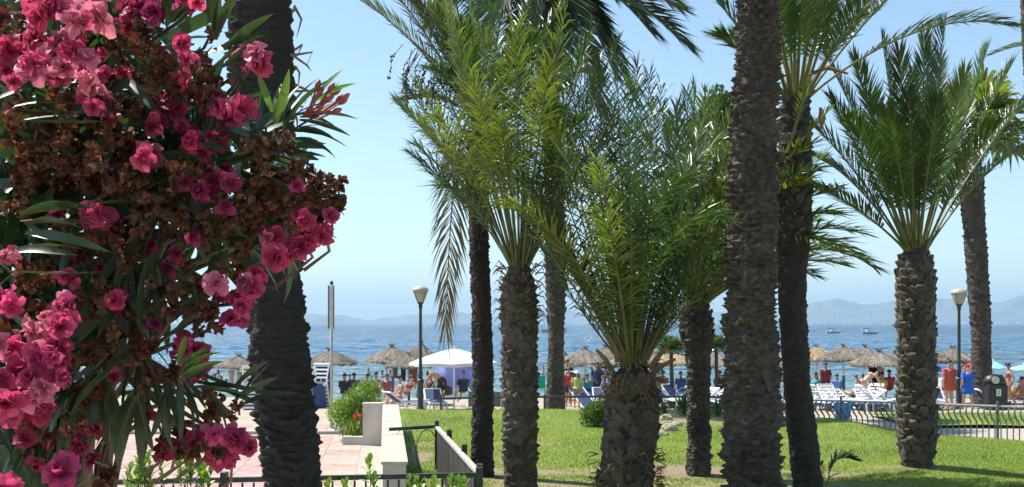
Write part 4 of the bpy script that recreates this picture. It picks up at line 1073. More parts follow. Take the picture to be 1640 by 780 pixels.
for k, (x, y, s_, lab) in enumerate([(1057, 684, .14, 'pale rock nearest the stoutest palm'), (1066, 672, .16, 'upper pale rock beneath the small yucca'), (1072, 688, .18, 'largest pale rock in the bed of yuccas'), (1084, 681, .13, 'small rock touching the knobbly palm side of the bed'), (1079, 668, .13, 'small pale rock behind the others at the rail'), (1050, 694, .11, 'smallest rock lying forward in the grass'), (1060, 694, .12, 'flat brown rock at the front of the yucca bed')]):
    p = px(x, y, 2.6 * F / (y - 518)); p[2] = float(lawn_z(p[0], p[1])) - .03
    rock(p, (s_ * 1.3, s_, s_ * .7), k, lab)
p = px(1323, 778, 17.0); p[2] = .28
r_ = empty('palm_seedling', p, 'young palm sprout with one arching leaf at the foot of the dark leaning trunk', 'seedling')
frond(r_, p, p, px(1368, 737, 16.9), P1=px(1330, 735, 17), P2=px(1345, 727, 17), m='frond_d', seed=5, L=.30, pairs=22, wid=.036, start=.15, rr=.01, droop=.1)
frond(r_, p, p, px(1316, 740, 17.1), P1=px(1318, 765, 17), P2=px(1312, 752, 17), m='frond_d', seed=6, L=.12, pairs=10, wid=.018, start=.25, rr=.008)
frond(r_, p, p, px(1345, 760, 16.7), P1=px(1328, 765, 17), P2=px(1335, 758, 17), m='frond_d', seed=7, L=.12, pairs=10, wid=.018, start=.25, rr=.008)

# ------------------------------------------------------------------ beach: thatched parasols
def beach_z(Y): return float(np.interp(Y, [33, 42, 50], [0, -.33, -.62]))
TG = 'thatched parasols on the beach'
def thatch_parasol(seed, m='thatch'):
    "unit built at the origin: eave radius 1.05, eave height 1.95, ridge 2.5"
    r_ = empty('thatched_parasol', (0, 0, 0), 'x', 'parasol', TG)
    rr = random.Random(seed); g_ = np.random.default_rng(seed)
    MB().tube([(0, 0, -.2), (0, 0, 1.2)], [.06, .055], 8).build('pole', solid('blue_pole', (.03, .13, .24), .6), r_)
    MB().tube([(0, 0, 1.2), (0, 0, 2.35)], [.05, .045], 8).build('pole_top', M['white'], r_)
    nr = 40; prof = [(.10, 2.52), (.28, 2.43), (.5, 2.31), (.72, 2.18), (.9, 2.07), (1.05, 1.95), (1.02, 1.87), (.6, 2.05), (.1, 2.3)]
    v = []; f = []
    for i_, (R_, z) in enumerate(prof):
        for k in range(nr):
            j_ = g_.normal(0, .02) * (1 if i_ < 7 else .2); a = 2 * pi * k / nr
            v.append(((R_ + j_) * cos(a), (R_ + j_) * sin(a), z + j_ * .7 + .03 * sin(3 * a + seed) * (R_)))
    for i_ in range(len(prof) - 1):
        for k in range(nr): f.append((i_ * nr + k, (i_ + 1) * nr + k, (i_ + 1) * nr + (k + 1) % nr, i_ * nr + (k + 1) % nr))
    link('thatch_roof', mkmesh('thatch_roof', v, f, M[m]), r_)
    n = 900; a = g_.random(n) * 2 * pi; R0 = .12 + .9 * g_.random(n) ** .7; ln = g_.uniform(.12, .3, n)
    z0 = np.interp(R0, [.1, 1.05], [2.53, 1.97]) + .012
    d_ = np.stack([np.cos(a), np.sin(a), 0 * a - .52 - g_.random(n) * .25], 1); s_ = np.stack([-np.sin(a), np.cos(a), 0 * a], 1) * .018
    b_ = np.stack([R0 * np.cos(a), R0 * np.sin(a), z0], 1); tp = b_ + d_ * ln[:, None] + np.array([0, 0, .02])
    v = np.stack([b_ - s_, b_ + s_, tp + s_ * .5, tp - s_ * .5], 1).reshape(-1, 3)
    roof = [c_ for c_ in r_.children if c_.name.startswith('thatch_roof')][0]
    tag(link('straw', mkmesh('straw', v, np.arange(4 * n).reshape(-1, 4), M[m]), roof), kind='stuff')
    mb = MB()
    for k in range(26):
        a_ = rr.random() * 6.28; o_ = rr.uniform(.03, .16)
        mb.tube([(0, 0, 2.48), (o_ * .4 * cos(a_), o_ * .4 * sin(a_), 2.6), (o_ * cos(a_), o_ * sin(a_), rr.uniform(2.64, 2.74))], [.02, .018, .004], 4)
    mb.lathe([(.15, 2.44), (.09, 2.55), (.05, 2.58)], 8)
    mb.build('topknot', M['thatch'], roof)
    for k in range(6):
        a_ = k * pi / 3; MB().tube([(.05 * cos(a_), .05 * sin(a_), 2.3), (.98 * cos(a_), .98 * sin(a_), 1.9)], .015, 4).build('rib', M['stemwood'], roof)
    return r_
protoA, protoB = thatch_parasol(1), thatch_parasol(2, 'thatch_y')
PL = [(378, 590, 41, 41.0, 0, 'thatched parasol with spotted bags hanging on its pole, left of the big dark trunk'),
      (529, 583, 42, 41.5, 0, 'thatched parasol directly behind the tall grey sign pole'),
      (630, 577, 40, 45, 0, 'rear thatched parasol with a bow shaped top, left of the first street lamp'),
      (655, 588, 36, 42, 0, 'front thatched parasol shading hung towels beside the first street lamp'),
      (668, 572, 26, 49, 0, 'farthest dark thatched parasol half hidden by the white parasol'),
      (934, 580, 36, 44, 0, 'thatched parasol leftmost of the group behind the far slender palm'),
      (968, 577, 38, 46, 0, 'thatched parasol with curled topknot left of the stoutest palm'),
      (1003, 587, 36, 41, 0, 'thatched parasol half hidden behind the stoutest palm trunk'),
      (1078, 584, 38, 43, 1, 'pale thatched parasol under the small fan palm'),
      (1150, 585, 36, 43, 0, 'thatched parasol peeping between the knobbly palm and the thickest trunk'),
      (1256, 580, 34, 44, 1, 'golden thatched parasol just right of the thickest trunk'),
      (1310, 577, 36, 46, 1, 'golden thatched parasol right of the dark leaning trunk'),
      (1352, 577, 40, 45, 0, 'thatched parasol left of the one shading the bending bather'),
      (1406, 585, 44, 41, 0, 'broad thatched parasol shading the bending bather in black'),
      (1524, 580, 42, 43, 0, 'thatched parasol behind the woman in the red shirt'),
      (908, 586, 30, 47, 0, 'low thatched parasol touching the far slender palm on its right'),
      (1038, 580, 34, 47, 0, 'thatched parasol seen through the stems right of the stoutest palm'),
      (1118, 582, 36, 48, 0, 'distant thatched parasol behind the knobbly palm'),
      (1232, 574, 30, 49, 0, 'distant thatched parasol behind the thickest trunk'),
      (1380, 576, 34, 50, 0, 'distant thatched parasol between the two right of the dark leaning trunk'),
      (1446, 577, 36, 47, 0, 'thatched parasol behind the lone palm trunk'),
      (1486, 575, 32, 50, 0, 'distant thatched parasol right of the lone palm trunk')]
for i_, (x, ye, hw, d, kind_, lab) in enumerate(PL):
    src = protoB if kind_ else protoA
    zE = zpx(ye, d); gz_ = beach_z(d); s_h = (zE - gz_) / 1.92; s_r = hw / F * d / .98
    loc = ((x - 820) / F * d, d, gz_)
    if src.get('label') == 'x': o = src; o.location = loc; o['label'] = lab
    else: o = dup(src, loc, label=lab)
    o.rotation_euler = (random.uniform(-.07, .07), random.uniform(-.07, .07), random.random() * 6); o.scale = (s_r, s_r, s_h)

# cloth parasols
def cloth_parasol(x, ytop, ye, hw, yb, d, m, lab, tilt=(0, 0), ribs=8, valance=.09, pole='white'):
    p = px(x, yb, d); r_ = empty('parasol', p, lab, 'parasol')
    R_ = hw / F * d; z1 = (yb - ytop) / F * d; z0 = (yb - ye) / F * d
    T_ = Matrix.Rotation(tilt[0], 3, 'X') @ Matrix.Rotation(tilt[1], 3, 'Y')
    rot_ = lambda q: tuple(T_ @ (Vector(q) - Vector((0, 0, z1))) + Vector((0, 0, z1)))
    n = ribs * 4; v = [rot_((0, 0, z1))]; rings = [.12, .35, .6, .82, 1.0]
    for u in rings:
        for k in range(n):
            a = 2 * pi * k / n; c = abs(sin(a * ribs / 2)); rr_ = R_ * u * (1 - .05 * c * u); v.append(rot_((rr_ * cos(a), rr_ * sin(a), z1 + (z0 - z1) * (u ** 1.25) + .03 * c * u)))
    for k in range(n):
        a = 2 * pi * k / n; c = abs(sin(a * ribs / 2)); rr_ = R_ * (1 - .05 * c) * 1.005; v.append(rot_((rr_ * cos(a), rr_ * sin(a), z0 + .03 * c - valance * (1 if k % 2 else .8))))
    f = [(0, 1 + k, 1 + (k + 1) % n) for k in range(n)]
    for i_ in range(len(rings)):
        for k in range(n): f.append((1 + i_ * n + k, 1 + (i_ + 1) * n + k, 1 + (i_ + 1) * n + (k + 1) % n, 1 + i_ * n + (k + 1) % n))
    cn = link('canopy', mkmesh('canopy', v, f, M[m], False), r_)
    MB().tube([(0, 0, -.1), (0, 0, z0 * .5), rot_((0, 0, z1 - .02))], .03, 8).build('pole', M[pole], r_)
    for k in range(ribs):
        a = 2 * pi * k / ribs; MB().tube([rot_((0, 0, z1 - .35)), rot_((R_ * .55 * cos(a), R_ * .55 * sin(a), z1 + (z0 - z1) * .47 - .03))], .012, 4).build('strut', M[pole], cn)
    MB().lathe([(.02, 0), (.04, .03), (.01, .08)], 8, (0, 0, 0)).build('finial', M[pole], r_).location = rot_((0, 0, z1))
    return r_
cloth_parasol(727, 558, 581, 72, 654, 37.2, 'canvas', 'large white canvas parasol on a pale pole beside the first street lamp', ribs=8, valance=.13)
r_ = cloth_parasol(733, 588, 604, 31, 640, 38.5, 'peri', 'periwinkle blue sunshade tilted behind the white parasol', tilt=(radians(62), radians(8)), valance=0.0)
cloth_parasol(1497, 584, 592, 34, 645, 41, 'bluecloth', 'blue and white parasol behind the woman in the red shirt', valance=.06)
cloth_parasol(1556, 578, 590, 20, 645, 42, 'pinkcloth', 'pink parasol between the two walkers and the fan palm trunk', valance=.06)
cloth_parasol(1590, 578, 590, 22, 645, 43, 'turq', 'turquoise parasol right of the fan palm trunk', valance=.04)
cloth_parasol(1640, 584, 592, 26, 645, 43, 'turq', 'turquoise parasol cut by the right edge of the photo', valance=.04)

# ------------------------------------------------------------------ sunbeds
SG = 'sunbeds on the beach'
def sunbed(m='blue'):
    r_ = empty('sunbed', (0, 0, 0), 'x', 'sunbed', SG)
    for s_ in (-1, 1):
        MB().tube([(s_ * .3, -.95, .34), (s_ * .3, .3, .34), (s_ * .3, .42, .36), (s_ * .3, .9, .72)], .032, 6).build('side_frame', M['white'], r_)
        for yy in (-.8, .25):
            MB().tube([(s_ * .3, yy, .34), (s_ * .31, yy + (.06 if yy > 0 else -.06), 0)], [.034, .026], 6).build('leg', M['white'], r_)
    if m == 'blue':
        MB().box((0, -.3, .345), (.56, 1.25, .02)).build('seat_sling', M[m], r_)
        MB().box((0, .66, .545), (.56, .62, .02), rx=.63).build('backrest_sling', M[m], r_)
    else:
        for q_ in range(9): MB().box((0, -.88 + q_ * .145, .35), (.56, .075, .02)).build('slat', M['white'], r_)
        for q_ in range(4): MB().box((0, .47 + q_ * .125, .41 + q_ * .092), (.56, .07, .02), rx=.63).build('slat', M['white'], r_)
        MB().box((0, -.3, .20), (.5, 1.2, .03)).build('shelf', M['blue'], r_)
    MB().tube([(-.3, -.95, .34), (.3, -.95, .34)], .03, 6).build('foot_bar', M['white'], r_)
    MB().tube([(-.3, .9, .72), (.3, .9, .72)], .034, 6).build('head_bar', M['white'], r_)
    return r_
pb = sunbed(); pw_bed = sunbed('white'); ORD = 'first second third fourth fifth sixth seventh eighth ninth tenth eleventh twelfth thirteenth fourteenth fifteenth sixteenth seventeenth'.split(); first = {}
def put_bed(x, y, rz, lab, d=None, rx=0.0, dz=0.0, s=1.0):
    white = (int(x) * 7919) % 10 < 5 and x > 1000 or x in (403, 507)
    src = pw_bed if white else pb
    d = d or 3.2 * F / (y - 518)
    loc = ((x - 820) / F * d, d, beach_z(d) + dz)
    if src not in first.values(): o = src; o.location = loc; o['label'] = lab; first[src.name] = src
    else: o = dup(src, loc, label=lab)
    o.rotation_euler = (rx, 0, rz); o.scale = (s,) * 3
put_bed(655, 655, 2.2, 'blue sunbed with raised back left of the street lamp foot', 36.4)
put_bed(697, 652, .2, 'blue sunbed facing the sea just right of the street lamp', 37)
put_bed(403, 660, .2, 'white sunbed stood close to the left side of the big dark trunk', 38, 1.15, .5)
put_bed(507, 655, 2.9, 'white sunbed propped upright right of the big dark trunk', 38, 1.3, .6)
put_bed(518, 652, 3.3, 'second upright sunbed by the sign pole', 38.4, 1.3, .6)
put_bed(609, 640, 1.9, 'grey sunbed behind the planter shrub', 40)
put_bed(925, 645, .4, 'blue and white sunbed right of the children at the rail', 38.5, .5, .3)
put_bed(945, 648, .2, 'sunbed beside the seated person in grey blue, left of the stoutest palm', 39)
put_bed(965, 648, 0., 'sunbed under the seated person in grey blue', 38.8)
rr = random.Random(22)
for k, x in enumerate(range(1056, 1160, 9)):
    put_bed(x, 640, rr.uniform(-2.4, 2.4), f'{ORD[k]} sunbed from the stoutest palm in the row packed behind the knobbly palm', 38.5 + (k % 3) * .8, rr.choice([0, .15, .0]), 0)
names = ['sunbed directly right of the thickest trunk', 'sunbed half behind the dark leaning trunk']
for k, x in enumerate((1240, 1252)): put_bed(x, 640, .3, names[k], 38 + k * .5)
for k, x in enumerate(range(1306, 1436, 10)):
    put_bed(x, 640, rr.uniform(-2.6, 2.6), f'{ORD[k]} sunbed from the dark leaning trunk in the row beyond the curved railing', 37.2 + (k % 3) * .9, rr.choice([0, 0, .2]), 0)
for k, x in enumerate((1482, 1492, 1503)): put_bed(x, 640, rr.uniform(-.3, .3), ['sunbed touching the right side of the lone palm trunk', 'middle sunbed left of the red shirt woman', 'sunbed just left of the red shirt woman'][k], 38 + k * .4)
for k, x in enumerate((1606, 1622)): put_bed(x, 652, 1.4, ['sunbed behind the litter bin', 'sunbed under the walking bather in a bikini'][k], 38 + k * .6)

def towel(x, y, w_, h_, d, col, lab, name='towel'):
    p = px(x, y, d); r_ = np.random.default_rng(int(x)); n = 7; W, H_ = w_ / F * d, h_ / F * d
    v = []; 
    for i_ in range(5):
        for k in range(n): v.append(((k / (n - 1) - .5) * W * (1 - .08 * i_ * (1 if k in (0, n - 1) else 0)), .03 * sin(k * 1.9 + i_ * .3) + r_.normal(0, .004), -H_ * i_ / 4 * (1 + .03 * sin(k * 2.))))
    f = [(i_ * n + k, i_ * n + k + 1, (i_ + 1) * n + k + 1, (i_ + 1) * n + k) for i_ in range(4) for k in range(n - 1)]
    me = mkmesh(name, v, f, solid('cloth_%d_%d_%d' % tuple(int(c * 100) for c in col), col, .9), True)
    o = link(name, me, None, p); md = o.modifiers.new('s', 'SOLIDIFY'); md.thickness = .012
    tag(o, lab, name.replace('_', ' '), 'towels and bags hung under the parasols')
towel(662, 586, 15, 30, 41.9, (.30, .12, .08), 'brown red towel hanging under the front thatched parasol')
towel(646, 588, 9, 22, 41.8, (.03, .04, .07), 'navy towel hanging left of the brown red towel')
towel(633, 588, 9, 18, 42, (.16, .15, .16), 'grey towel hanging nearest the thatched parasol pole')
towel(371, 593, 11, 20, 40.9, (.5, .42, .38), 'spotted beige bag hanging left on the parasol pole', 'bag')
towel(385, 596, 9, 20, 40.8, (.42, .30, .28), 'pinkish spotted bag hanging right on the parasol pole', 'bag')
towel(509, 590, 9, 23, 41.4, (.03, .03, .05), 'black bag hanging left of the parasol pole behind the sign', 'bag')
towel(519, 590, 10, 48, 41.3, (.04, .17, .32), 'blue towel hanging behind the sign pole')
towel(1398, 588, 14, 30, 40.9, (.012, .012, .014), 'long black beach dress hanging under the broad thatched parasol', 'dress')
towel(1412, 588, 9, 26, 40.8, (.55, .42, .2), 'mustard towel hanging right of the black dress')
towel(957, 583, 9, 14, 45.5, (.10, .12, .14), 'dark towel hanging under the parasol with curled topknot')
towel(1340, 610, 14, 14, 39.5, (.10, .25, .6), 'blue towel draped on a chair between two parasols')
towel(1328, 614, 12, 10, 39.4, (.45, .05, .1), 'crimson towel left of the blue draped towel')
towel(1350, 645, 30, 26, 29.5, (.12, .36, .72), 'bright blue towel hung behind the curved railing')
# two screens by the rail
r_ = empty('screen_board', px(800, 655, 34), 'grey wind screen boards at the beach edge between two palm trunks', 'screen')
for k, x in enumerate((-.75, -.2, .35, .95)):
    MB().box((x, 0, .32), (.5, .03, .5), bev=.01).build('board', solid('grey_board', (.10, .12, .13), .6), r_)
    MB().tube([(x - .27, 0, -.05), (x - .27, 0, .62)], .02, 6).build('post', M['fence'], r_)
# green chair
p = px(865, 640, 40); r_ = empty('plastic_chair', p, 'small green plastic chair at the water edge beside the far slender palm', 'chair')
gm = solid('green_plastic', (.02, .35, .22), .4)
MB().box((0, 0, .42), (.42, .4, .03), bev=.01).build('seat', gm, r_); MB().box((.0, .2, .68), (.42, .03, .5), rx=-.15, bev=.01).build('backrest', gm, r_)
for a, b_ in ((-.18, -.17), (.18, -.17), (-.18, .17), (.18, .17)): MB().tube([(a * 1.1, b_ * 1.1, 0), (a, b_, .42)], .018, 6).build('leg', gm, r_)
# litter bin
p = px(1593, 655, 35.5); p[2] = 0; r_ = empty('litter_bin', p, 'black litter bin with rounded hood and white notice beside the fan palm', 'litter bin')
MB().box((0, 0, .45), (.66, .5, .9), bev=.03).build('body', solid('black_plastic', (.02, .02, .022), .45), r_)
MB().lathe([(.38, 0), (.38, .12), (.30, .26), (.16, .33), (.03, .35)], 14, (0, 0, .9), .75).build('hood', solid('black_plastic', (.02, .02, .022), .45), r_, True)
MB().lathe([(.13, 0), (.13, .02)], 14).build('opening', solid('pale_opening', (.55, .5, .45), .5), r_).rotation_euler = (pi / 2, 0, 0)
r_.children[-1].location = (-.1, -.285, 1.05)
nb = MB().box((.02, -.26, .62), (.16, .012, .24)).build('notice', M['white'], r_)
mb = MB().box((.02, -.27, .66), (.03, .006, .05)).box((.02, -.27, .60), (.06, .006, .02)).box((.02, -.27, .56), (.02, .006, .05)); mb.build('symbol', M['iron'], nb)

# ------------------------------------------------------------------ boats
def sail_boat(x, y, Lp, mast, lab, sail=None):
    d = 3.62 * F / (y - 518); p = np.array([(x - 820) / F * d, d, SEA]); r_ = empty('sailing_boat', p, lab, 'boat', 'sailing boats in the bay')
    L_ = Lp / F * d; v = []; st = [(-.5, .10, .16), (-.3, .15, .14), (0, .17, .13), (.3, .11, .15), (.5, .01, .19)]
    for u, wv, z in st: v += [(u * L_, -wv * L_, z * L_), (u * L_ * .92, -wv * .55 * L_, -.03), (u * L_ * .92, wv * .55 * L_, -.03), (u * L_, wv * L_, z * L_)]
    f = []
    for k in range(4):
        for q in range(3): f.append((k * 4 + q, k * 4 + q + 1, k * 4 + q + 5, k * 4 + q + 4))
        f.append((k * 4 + 3, k * 4, k * 4 + 4, k * 4 + 7))
    f += [(0, 3, 2, 1)]
    link('hull', mkmesh('hull', v, f, M['white'], False), r_)
    MB().box((0, 0, .0), (L_ * .9, L_ * .24, .06 * L_)).build('keel_stripe', solid('dark_hull', (.03, .05, .09), .5), r_)
    MB().box((-.02 * L_, 0, .18 * L_), (.4 * L_, .2 * L_, .09 * L_), taper=.8, bev=.02).build('cabin', M['white'], r_)
    MB().box((-.02 * L_, -.102 * L_, .185 * L_), (.25 * L_, .01, .03 * L_)).build('window', M['iron'], r_)
    Hm = mast / F * d
    MB().tube([(.05 * L_, 0, .15 * L_), (.05 * L_, 0, Hm)], .012 * L_, 6).build('mast', M['fence_rail'], r_)
    MB().tube([(.05 * L_, 0, .33 * L_), (-.42 * L_, 0, .31 * L_)], .02 * L_, 6).build('boom', solid('blue_sail_cover', (.05, .1, .25)), r_)
    for e in (-.5, .5): MB().tube([(.05 * L_, 0, Hm), (e * L_, 0, .17 * L_)], .003 * L_, 3).build('stay', M['fence_rail'], r_)
sail_boat(1335, 533.5, 23, 33, 'moored sailing boat with bare mast, left of the two right of the dark leaning trunk')
sail_boat(1393, 534.5, 27, 35, 'moored sailing boat with bare mast just left of the lone palm')
d = 3.62 * F / 3.2; p = np.array([(1327 - 820) / F * d, d, SEA]); r_ = empty('sailing_dinghy', p, 'tiny white sail on the horizon above the left moored boat', 'boat')
MB().box((0, 0, .3), (5, 1.6, .8), taper=1.1, bev=.1).build('hull', M['white'], r_)
MB().add([(-2, 0, 1.2), (1.4, 0, 1.2), (1.2, 0, 13), (-1.6, .4, 5)], [(0, 1, 2), (0, 2, 3)]).build('sail', M['canvas'], r_)
MB().tube([(1.4, 0, 0), (1.3, 0, 13.2)], .06, 5).build('mast', M['white'], r_)
d = 3.62 * F / 13.5; p = np.array([(887 - 820) / F * d, d, SEA]); r_ = empty('motor_boat', p, 'white motor boat on the water crossing behind the far slender palm', 'boat')
v = []; L_ = 42 / F * d
for u, wv, z in [(-.5, .12, .10), (0, .15, .11), (.3, .11, .13), (.5, .01, .17)]: v += [(u * L_, -wv * L_, z * L_), (u * L_ * .92, -wv * .55 * L_, -.03), (u * L_ * .92, wv * .55 * L_, -.03), (u * L_, wv * L_, z * L_)]
f = [(k * 4 + q, k * 4 + (q + 1) % 4, k * 4 + (q + 1) % 4 + 4, k * 4 + q + 4) for k in range(3) for q in range(4)] + [(0, 3, 2, 1)]
link('hull', mkmesh('hull', v, f, M['white']), r_)
MB().box((0, 0, .17 * L_), (.35 * L_, .2 * L_, .12 * L_), taper=.8, bev=.02).build('cabin', M['white'], r_)
MB().box((0, -.1 * L_, .18 * L_), (.26 * L_, .02, .05 * L_)).build('window', M['iron'], r_)
MB().tube([(-.45 * L_, .0, .1 * L_), (-.45 * L_, 0, .26 * L_)], .01 * L_, 5).build('rail', M['fence'], r_)

# ------------------------------------------------------------------ people
def skin_mesh(name, V, Eg, R, m, sub=1, root=0):
    me = bpy.data.meshes.new(name + '_skel'); me.from_pydata([tuple(map(float, q)) for q in V], Eg, [])
    o = bpy.data.objects.new('tmp', me); C.objects.link(o)
    md = o.modifiers.new('k', 'SKIN'); md.use_smooth_shade = True
    if not me.skin_vertices: me.skin_vertices.new() if hasattr(me.skin_vertices, 'new') else None
    for i_, r_ in enumerate(R):
        me.skin_vertices[0].data[i_].radius = (r_, r_) if not hasattr(r_, '__len__') else r_
        me.skin_vertices[0].data[i_].use_root = (i_ == root)
    s_ = o.modifiers.new('s', 'SUBSURF'); s_.levels = sub; s_.render_levels = sub
    dg = bpy.context.evaluated_depsgraph_get(); dg.update()
    out = bpy.data.meshes.new_from_object(o.evaluated_get(dg)); out.name = name
    bpy.data.objects.remove(o); bpy.data.meshes.remove(me)
    out.materials.clear(); out.materials.append(m)
    if len(out.polygons): out.polygons.foreach_set('use_smooth', np.ones(len(out.polygons), dtype=bool))
    return out
STAND = dict(pel=(0, 0, .95), wai=(0, .01, 1.08), che=(0, .0, 1.27), nec=(0, 0, 1.44), jaw=(0, .02, 1.52), hed=(0, .02, 1.62), top=(0, .01, 1.685),
             sL=(-.17, 0, 1.39), eL=(-.23, -.03, 1.12), wL=(-.22, .05, .88), sR=(.17, 0, 1.39), eR=(.23, -.03, 1.12), wR=(.22, .05, .88),
             hL=(-.09, 0, .90), kL=(-.10, .02, .50), aL=(-.10, -.02, .09), tL=(-.11, .14, .03), hR=(.09, 0, .90), kR=(.10, .02, .50), aR=(.10, -.02, .09), tR=(.11, .14, .03))
def pose(**kw): d = dict(STAND); d.update(kw); return d
WALK = pose(kL=(-.09, .16, .52), aL=(-.09, .22, .12), tL=(-.1, .38, .09), kR=(.1, -.05, .5), aR=(.1, -.28, .14), tR=(.11, -.16, .03), eL=(-.25, -.16, 1.15), wL=(-.24, -.02, .95), eR=(.25, .12, 1.15), wR=(.22, .28, 1.05))
BEND = pose(pel=(0, -.1, .92), wai=(0, .03, 1.03), che=(0, .22, 1.16), nec=(0, .38, 1.2), jaw=(0, .46, 1.18), hed=(0, .54, 1.2), top=(0, .6, 1.22), sL=(-.17, .32, 1.18), eL=(-.26, .42, .95), wL=(-.24, .55, .75), sR=(.17, .32, 1.18), eR=(.26, .42, .95), wR=(.22, .55, .75), hL=(-.09, -.1, .88), hR=(.09, -.1, .88))
SIT = pose(pel=(0, 0, .45), wai=(0, -.02, .58), che=(0, -.04, .78), nec=(0, -.02, .95), jaw=(0, .0, 1.03), hed=(0, 0, 1.13), top=(0, -.01, 1.2), sL=(-.17, -.03, .90), eL=(-.24, .02, .65), wL=(-.2, .22, .58), sR=(.17, -.03, .9), eR=(.24, .02, .65), wR=(.2, .22, .58),
           hL=(-.09, .03, .44), kL=(-.11, .42, .50), aL=(-.11, .50, .1), tL=(-.11, .64, .05), hR=(.09, .03, .44), kR=(.11, .42, .50), aR=(.11, .5, .1), tR=(.11, .64, .05))
LOUNGE = pose(pel=(0, 0, .42), wai=(0, -.1, .52), che=(0, -.22, .68), nec=(0, -.32, .82), jaw=(0, -.34, .9), hed=(0, -.36, .98), top=(0, -.38, 1.05), sL=(-.17, -.3, .78), eL=(-.26, -.2, .55), wL=(-.18, .0, .5), sR=(.17, -.3, .78), eR=(.26, -.2, .55), wR=(.18, 0, .5),
              hL=(-.09, .05, .42), kL=(-.11, .42, .58), aL=(-.11, .8, .42), tL=(-.11, .86, .54), hR=(.09, .05, .42), kR=(.11, .45, .48), aR=(.11, .88, .42), tR=(.11, .92, .54))
def body_mesh(P, m, build=1.0):
    K = ['pel', 'wai', 'che', 'nec', 'jaw', 'hed', 'top', 'sL', 'eL', 'wL', 'sR', 'eR', 'wR', 'hL', 'kL', 'aL', 'tL', 'hR', 'kR', 'aR', 'tR']
    I = {k: i_ for i_, k in enumerate(K)}; V = [P[k] for k in K]
    Rr = dict(pel=(.13, .10), wai=(.115, .09), che=(.14, .10), nec=.052, jaw=.068, hed=(.085, .095), top=.055, sL=.058, eL=.042, wL=.028, sR=.058, eR=.042, wR=.028, hL=.088, kL=.055, aL=.036, tL=.03, hR=.088, kR=.055, aR=.036, tR=.03)
    R = [tuple(q * build for q in Rr[k]) if hasattr(Rr[k], '__len__') else Rr[k] * (build if k not in ('jaw', 'nec') else 1) for k in K]
    Eg = [('pel', 'wai'), ('wai', 'che'), ('che', 'nec'), ('nec', 'jaw'), ('jaw', 'hed'), ('hed', 'top'), ('che', 'sL'), ('sL', 'eL'), ('eL', 'wL'), ('che', 'sR'), ('sR', 'eR'), ('eR', 'wR'), ('pel', 'hL'), ('hL', 'kL'), ('kL', 'aL'), ('aL', 'tL'), ('pel', 'hR'), ('hR', 'kR'), ('kR', 'aR'), ('aR', 'tR')]
    Eg = [(I[a], I[b_]) for a, b_ in Eg]
    # palms with five unequal bent fingers
    for s_ in 'LR':
        wv = Vector(P['w' + s_]); ev = Vector(P['e' + s_]); t_ = (wv - ev).normalized(); sd = t_.cross(Vector((1, 0, 0))).normalized()
        V.append(tuple(wv + t_ * .075)); R.append(.027); pi_ = len(V) - 1; Eg.append((I['w' + s_], pi_))
        for k, (o_, l_) in enumerate([(-.028, .06), (-.01, .075), (.01, .072), (.028, .055)]):
            a = wv + t_ * .10 + sd * o_; b_ = a + t_ * l_ * .6; c_ = b_ + t_ * l_ * .4 + Vector((-.012 if s_ == 'R' else .012, 0, 0))
            n0 = len(V); V += [tuple(a), tuple(b_), tuple(c_)]; R += [.0095, .0085, .007]; Eg += [(pi_, n0), (n0, n0 + 1), (n0 + 1, n0 + 2)]
        a = wv + t_ * .04 + sd * .035; b_ = a + (t_ + sd * .5) * .04
        n0 = len(V); V += [tuple(a), tuple(b_)]; R += [.011, .008]; Eg += [(pi_, n0), (n0, n0 + 1)]
    # nose
    hv = Vector(P['hed']); f_ = (hv - Vector(P['jaw'])).normalized().cross(Vector((-1, 0, 0))); 
    V.append(tuple(hv + f_ * .112 - (hv - Vector(P['jaw'])) * .25)); R.append(.012); Eg.append((I['hed'], len(V) - 1))
    return skin_mesh('body', V, Eg, R, m)
def cloth_loft(path, name, m, parent, n=14):
    "path: list of (centre, rx, ry)"
    v = []; f = []
    for c, rx, ry in path:
        for k in range(n):
            a = 2 * pi * k / n; fold = 1 + .03 * sin(a * 5 + c[2] * 9)
            v.append((c[0] + rx * cos(a) * fold, c[1] + ry * sin(a) * fold, c[2]))
    for i_ in range(len(path) - 1):
        for k in range(n): f.append((i_ * n + k, i_ * n + (k + 1) % n, (i_ + 1) * n + (k + 1) % n, (i_ + 1) * n + k))
    o = link(name, mkmesh(name, v, f, m, True), parent); md = o.modifiers.new('s', 'SOLIDIFY'); md.thickness = .01; return o
def sleeves(P, m, parent, r_=.075, full=.6):
    for s_ in 'LR':
        a = np.array(P['s' + s_]); b_ = np.array(P['e' + s_]); MB().tube([a + [0, 0, .03], a + (b_ - a) * full * .5, a + (b_ - a) * full], [r_, r_ * 1.05, r_ * 1.1], 10, False).build('sleeve', m, parent, True)
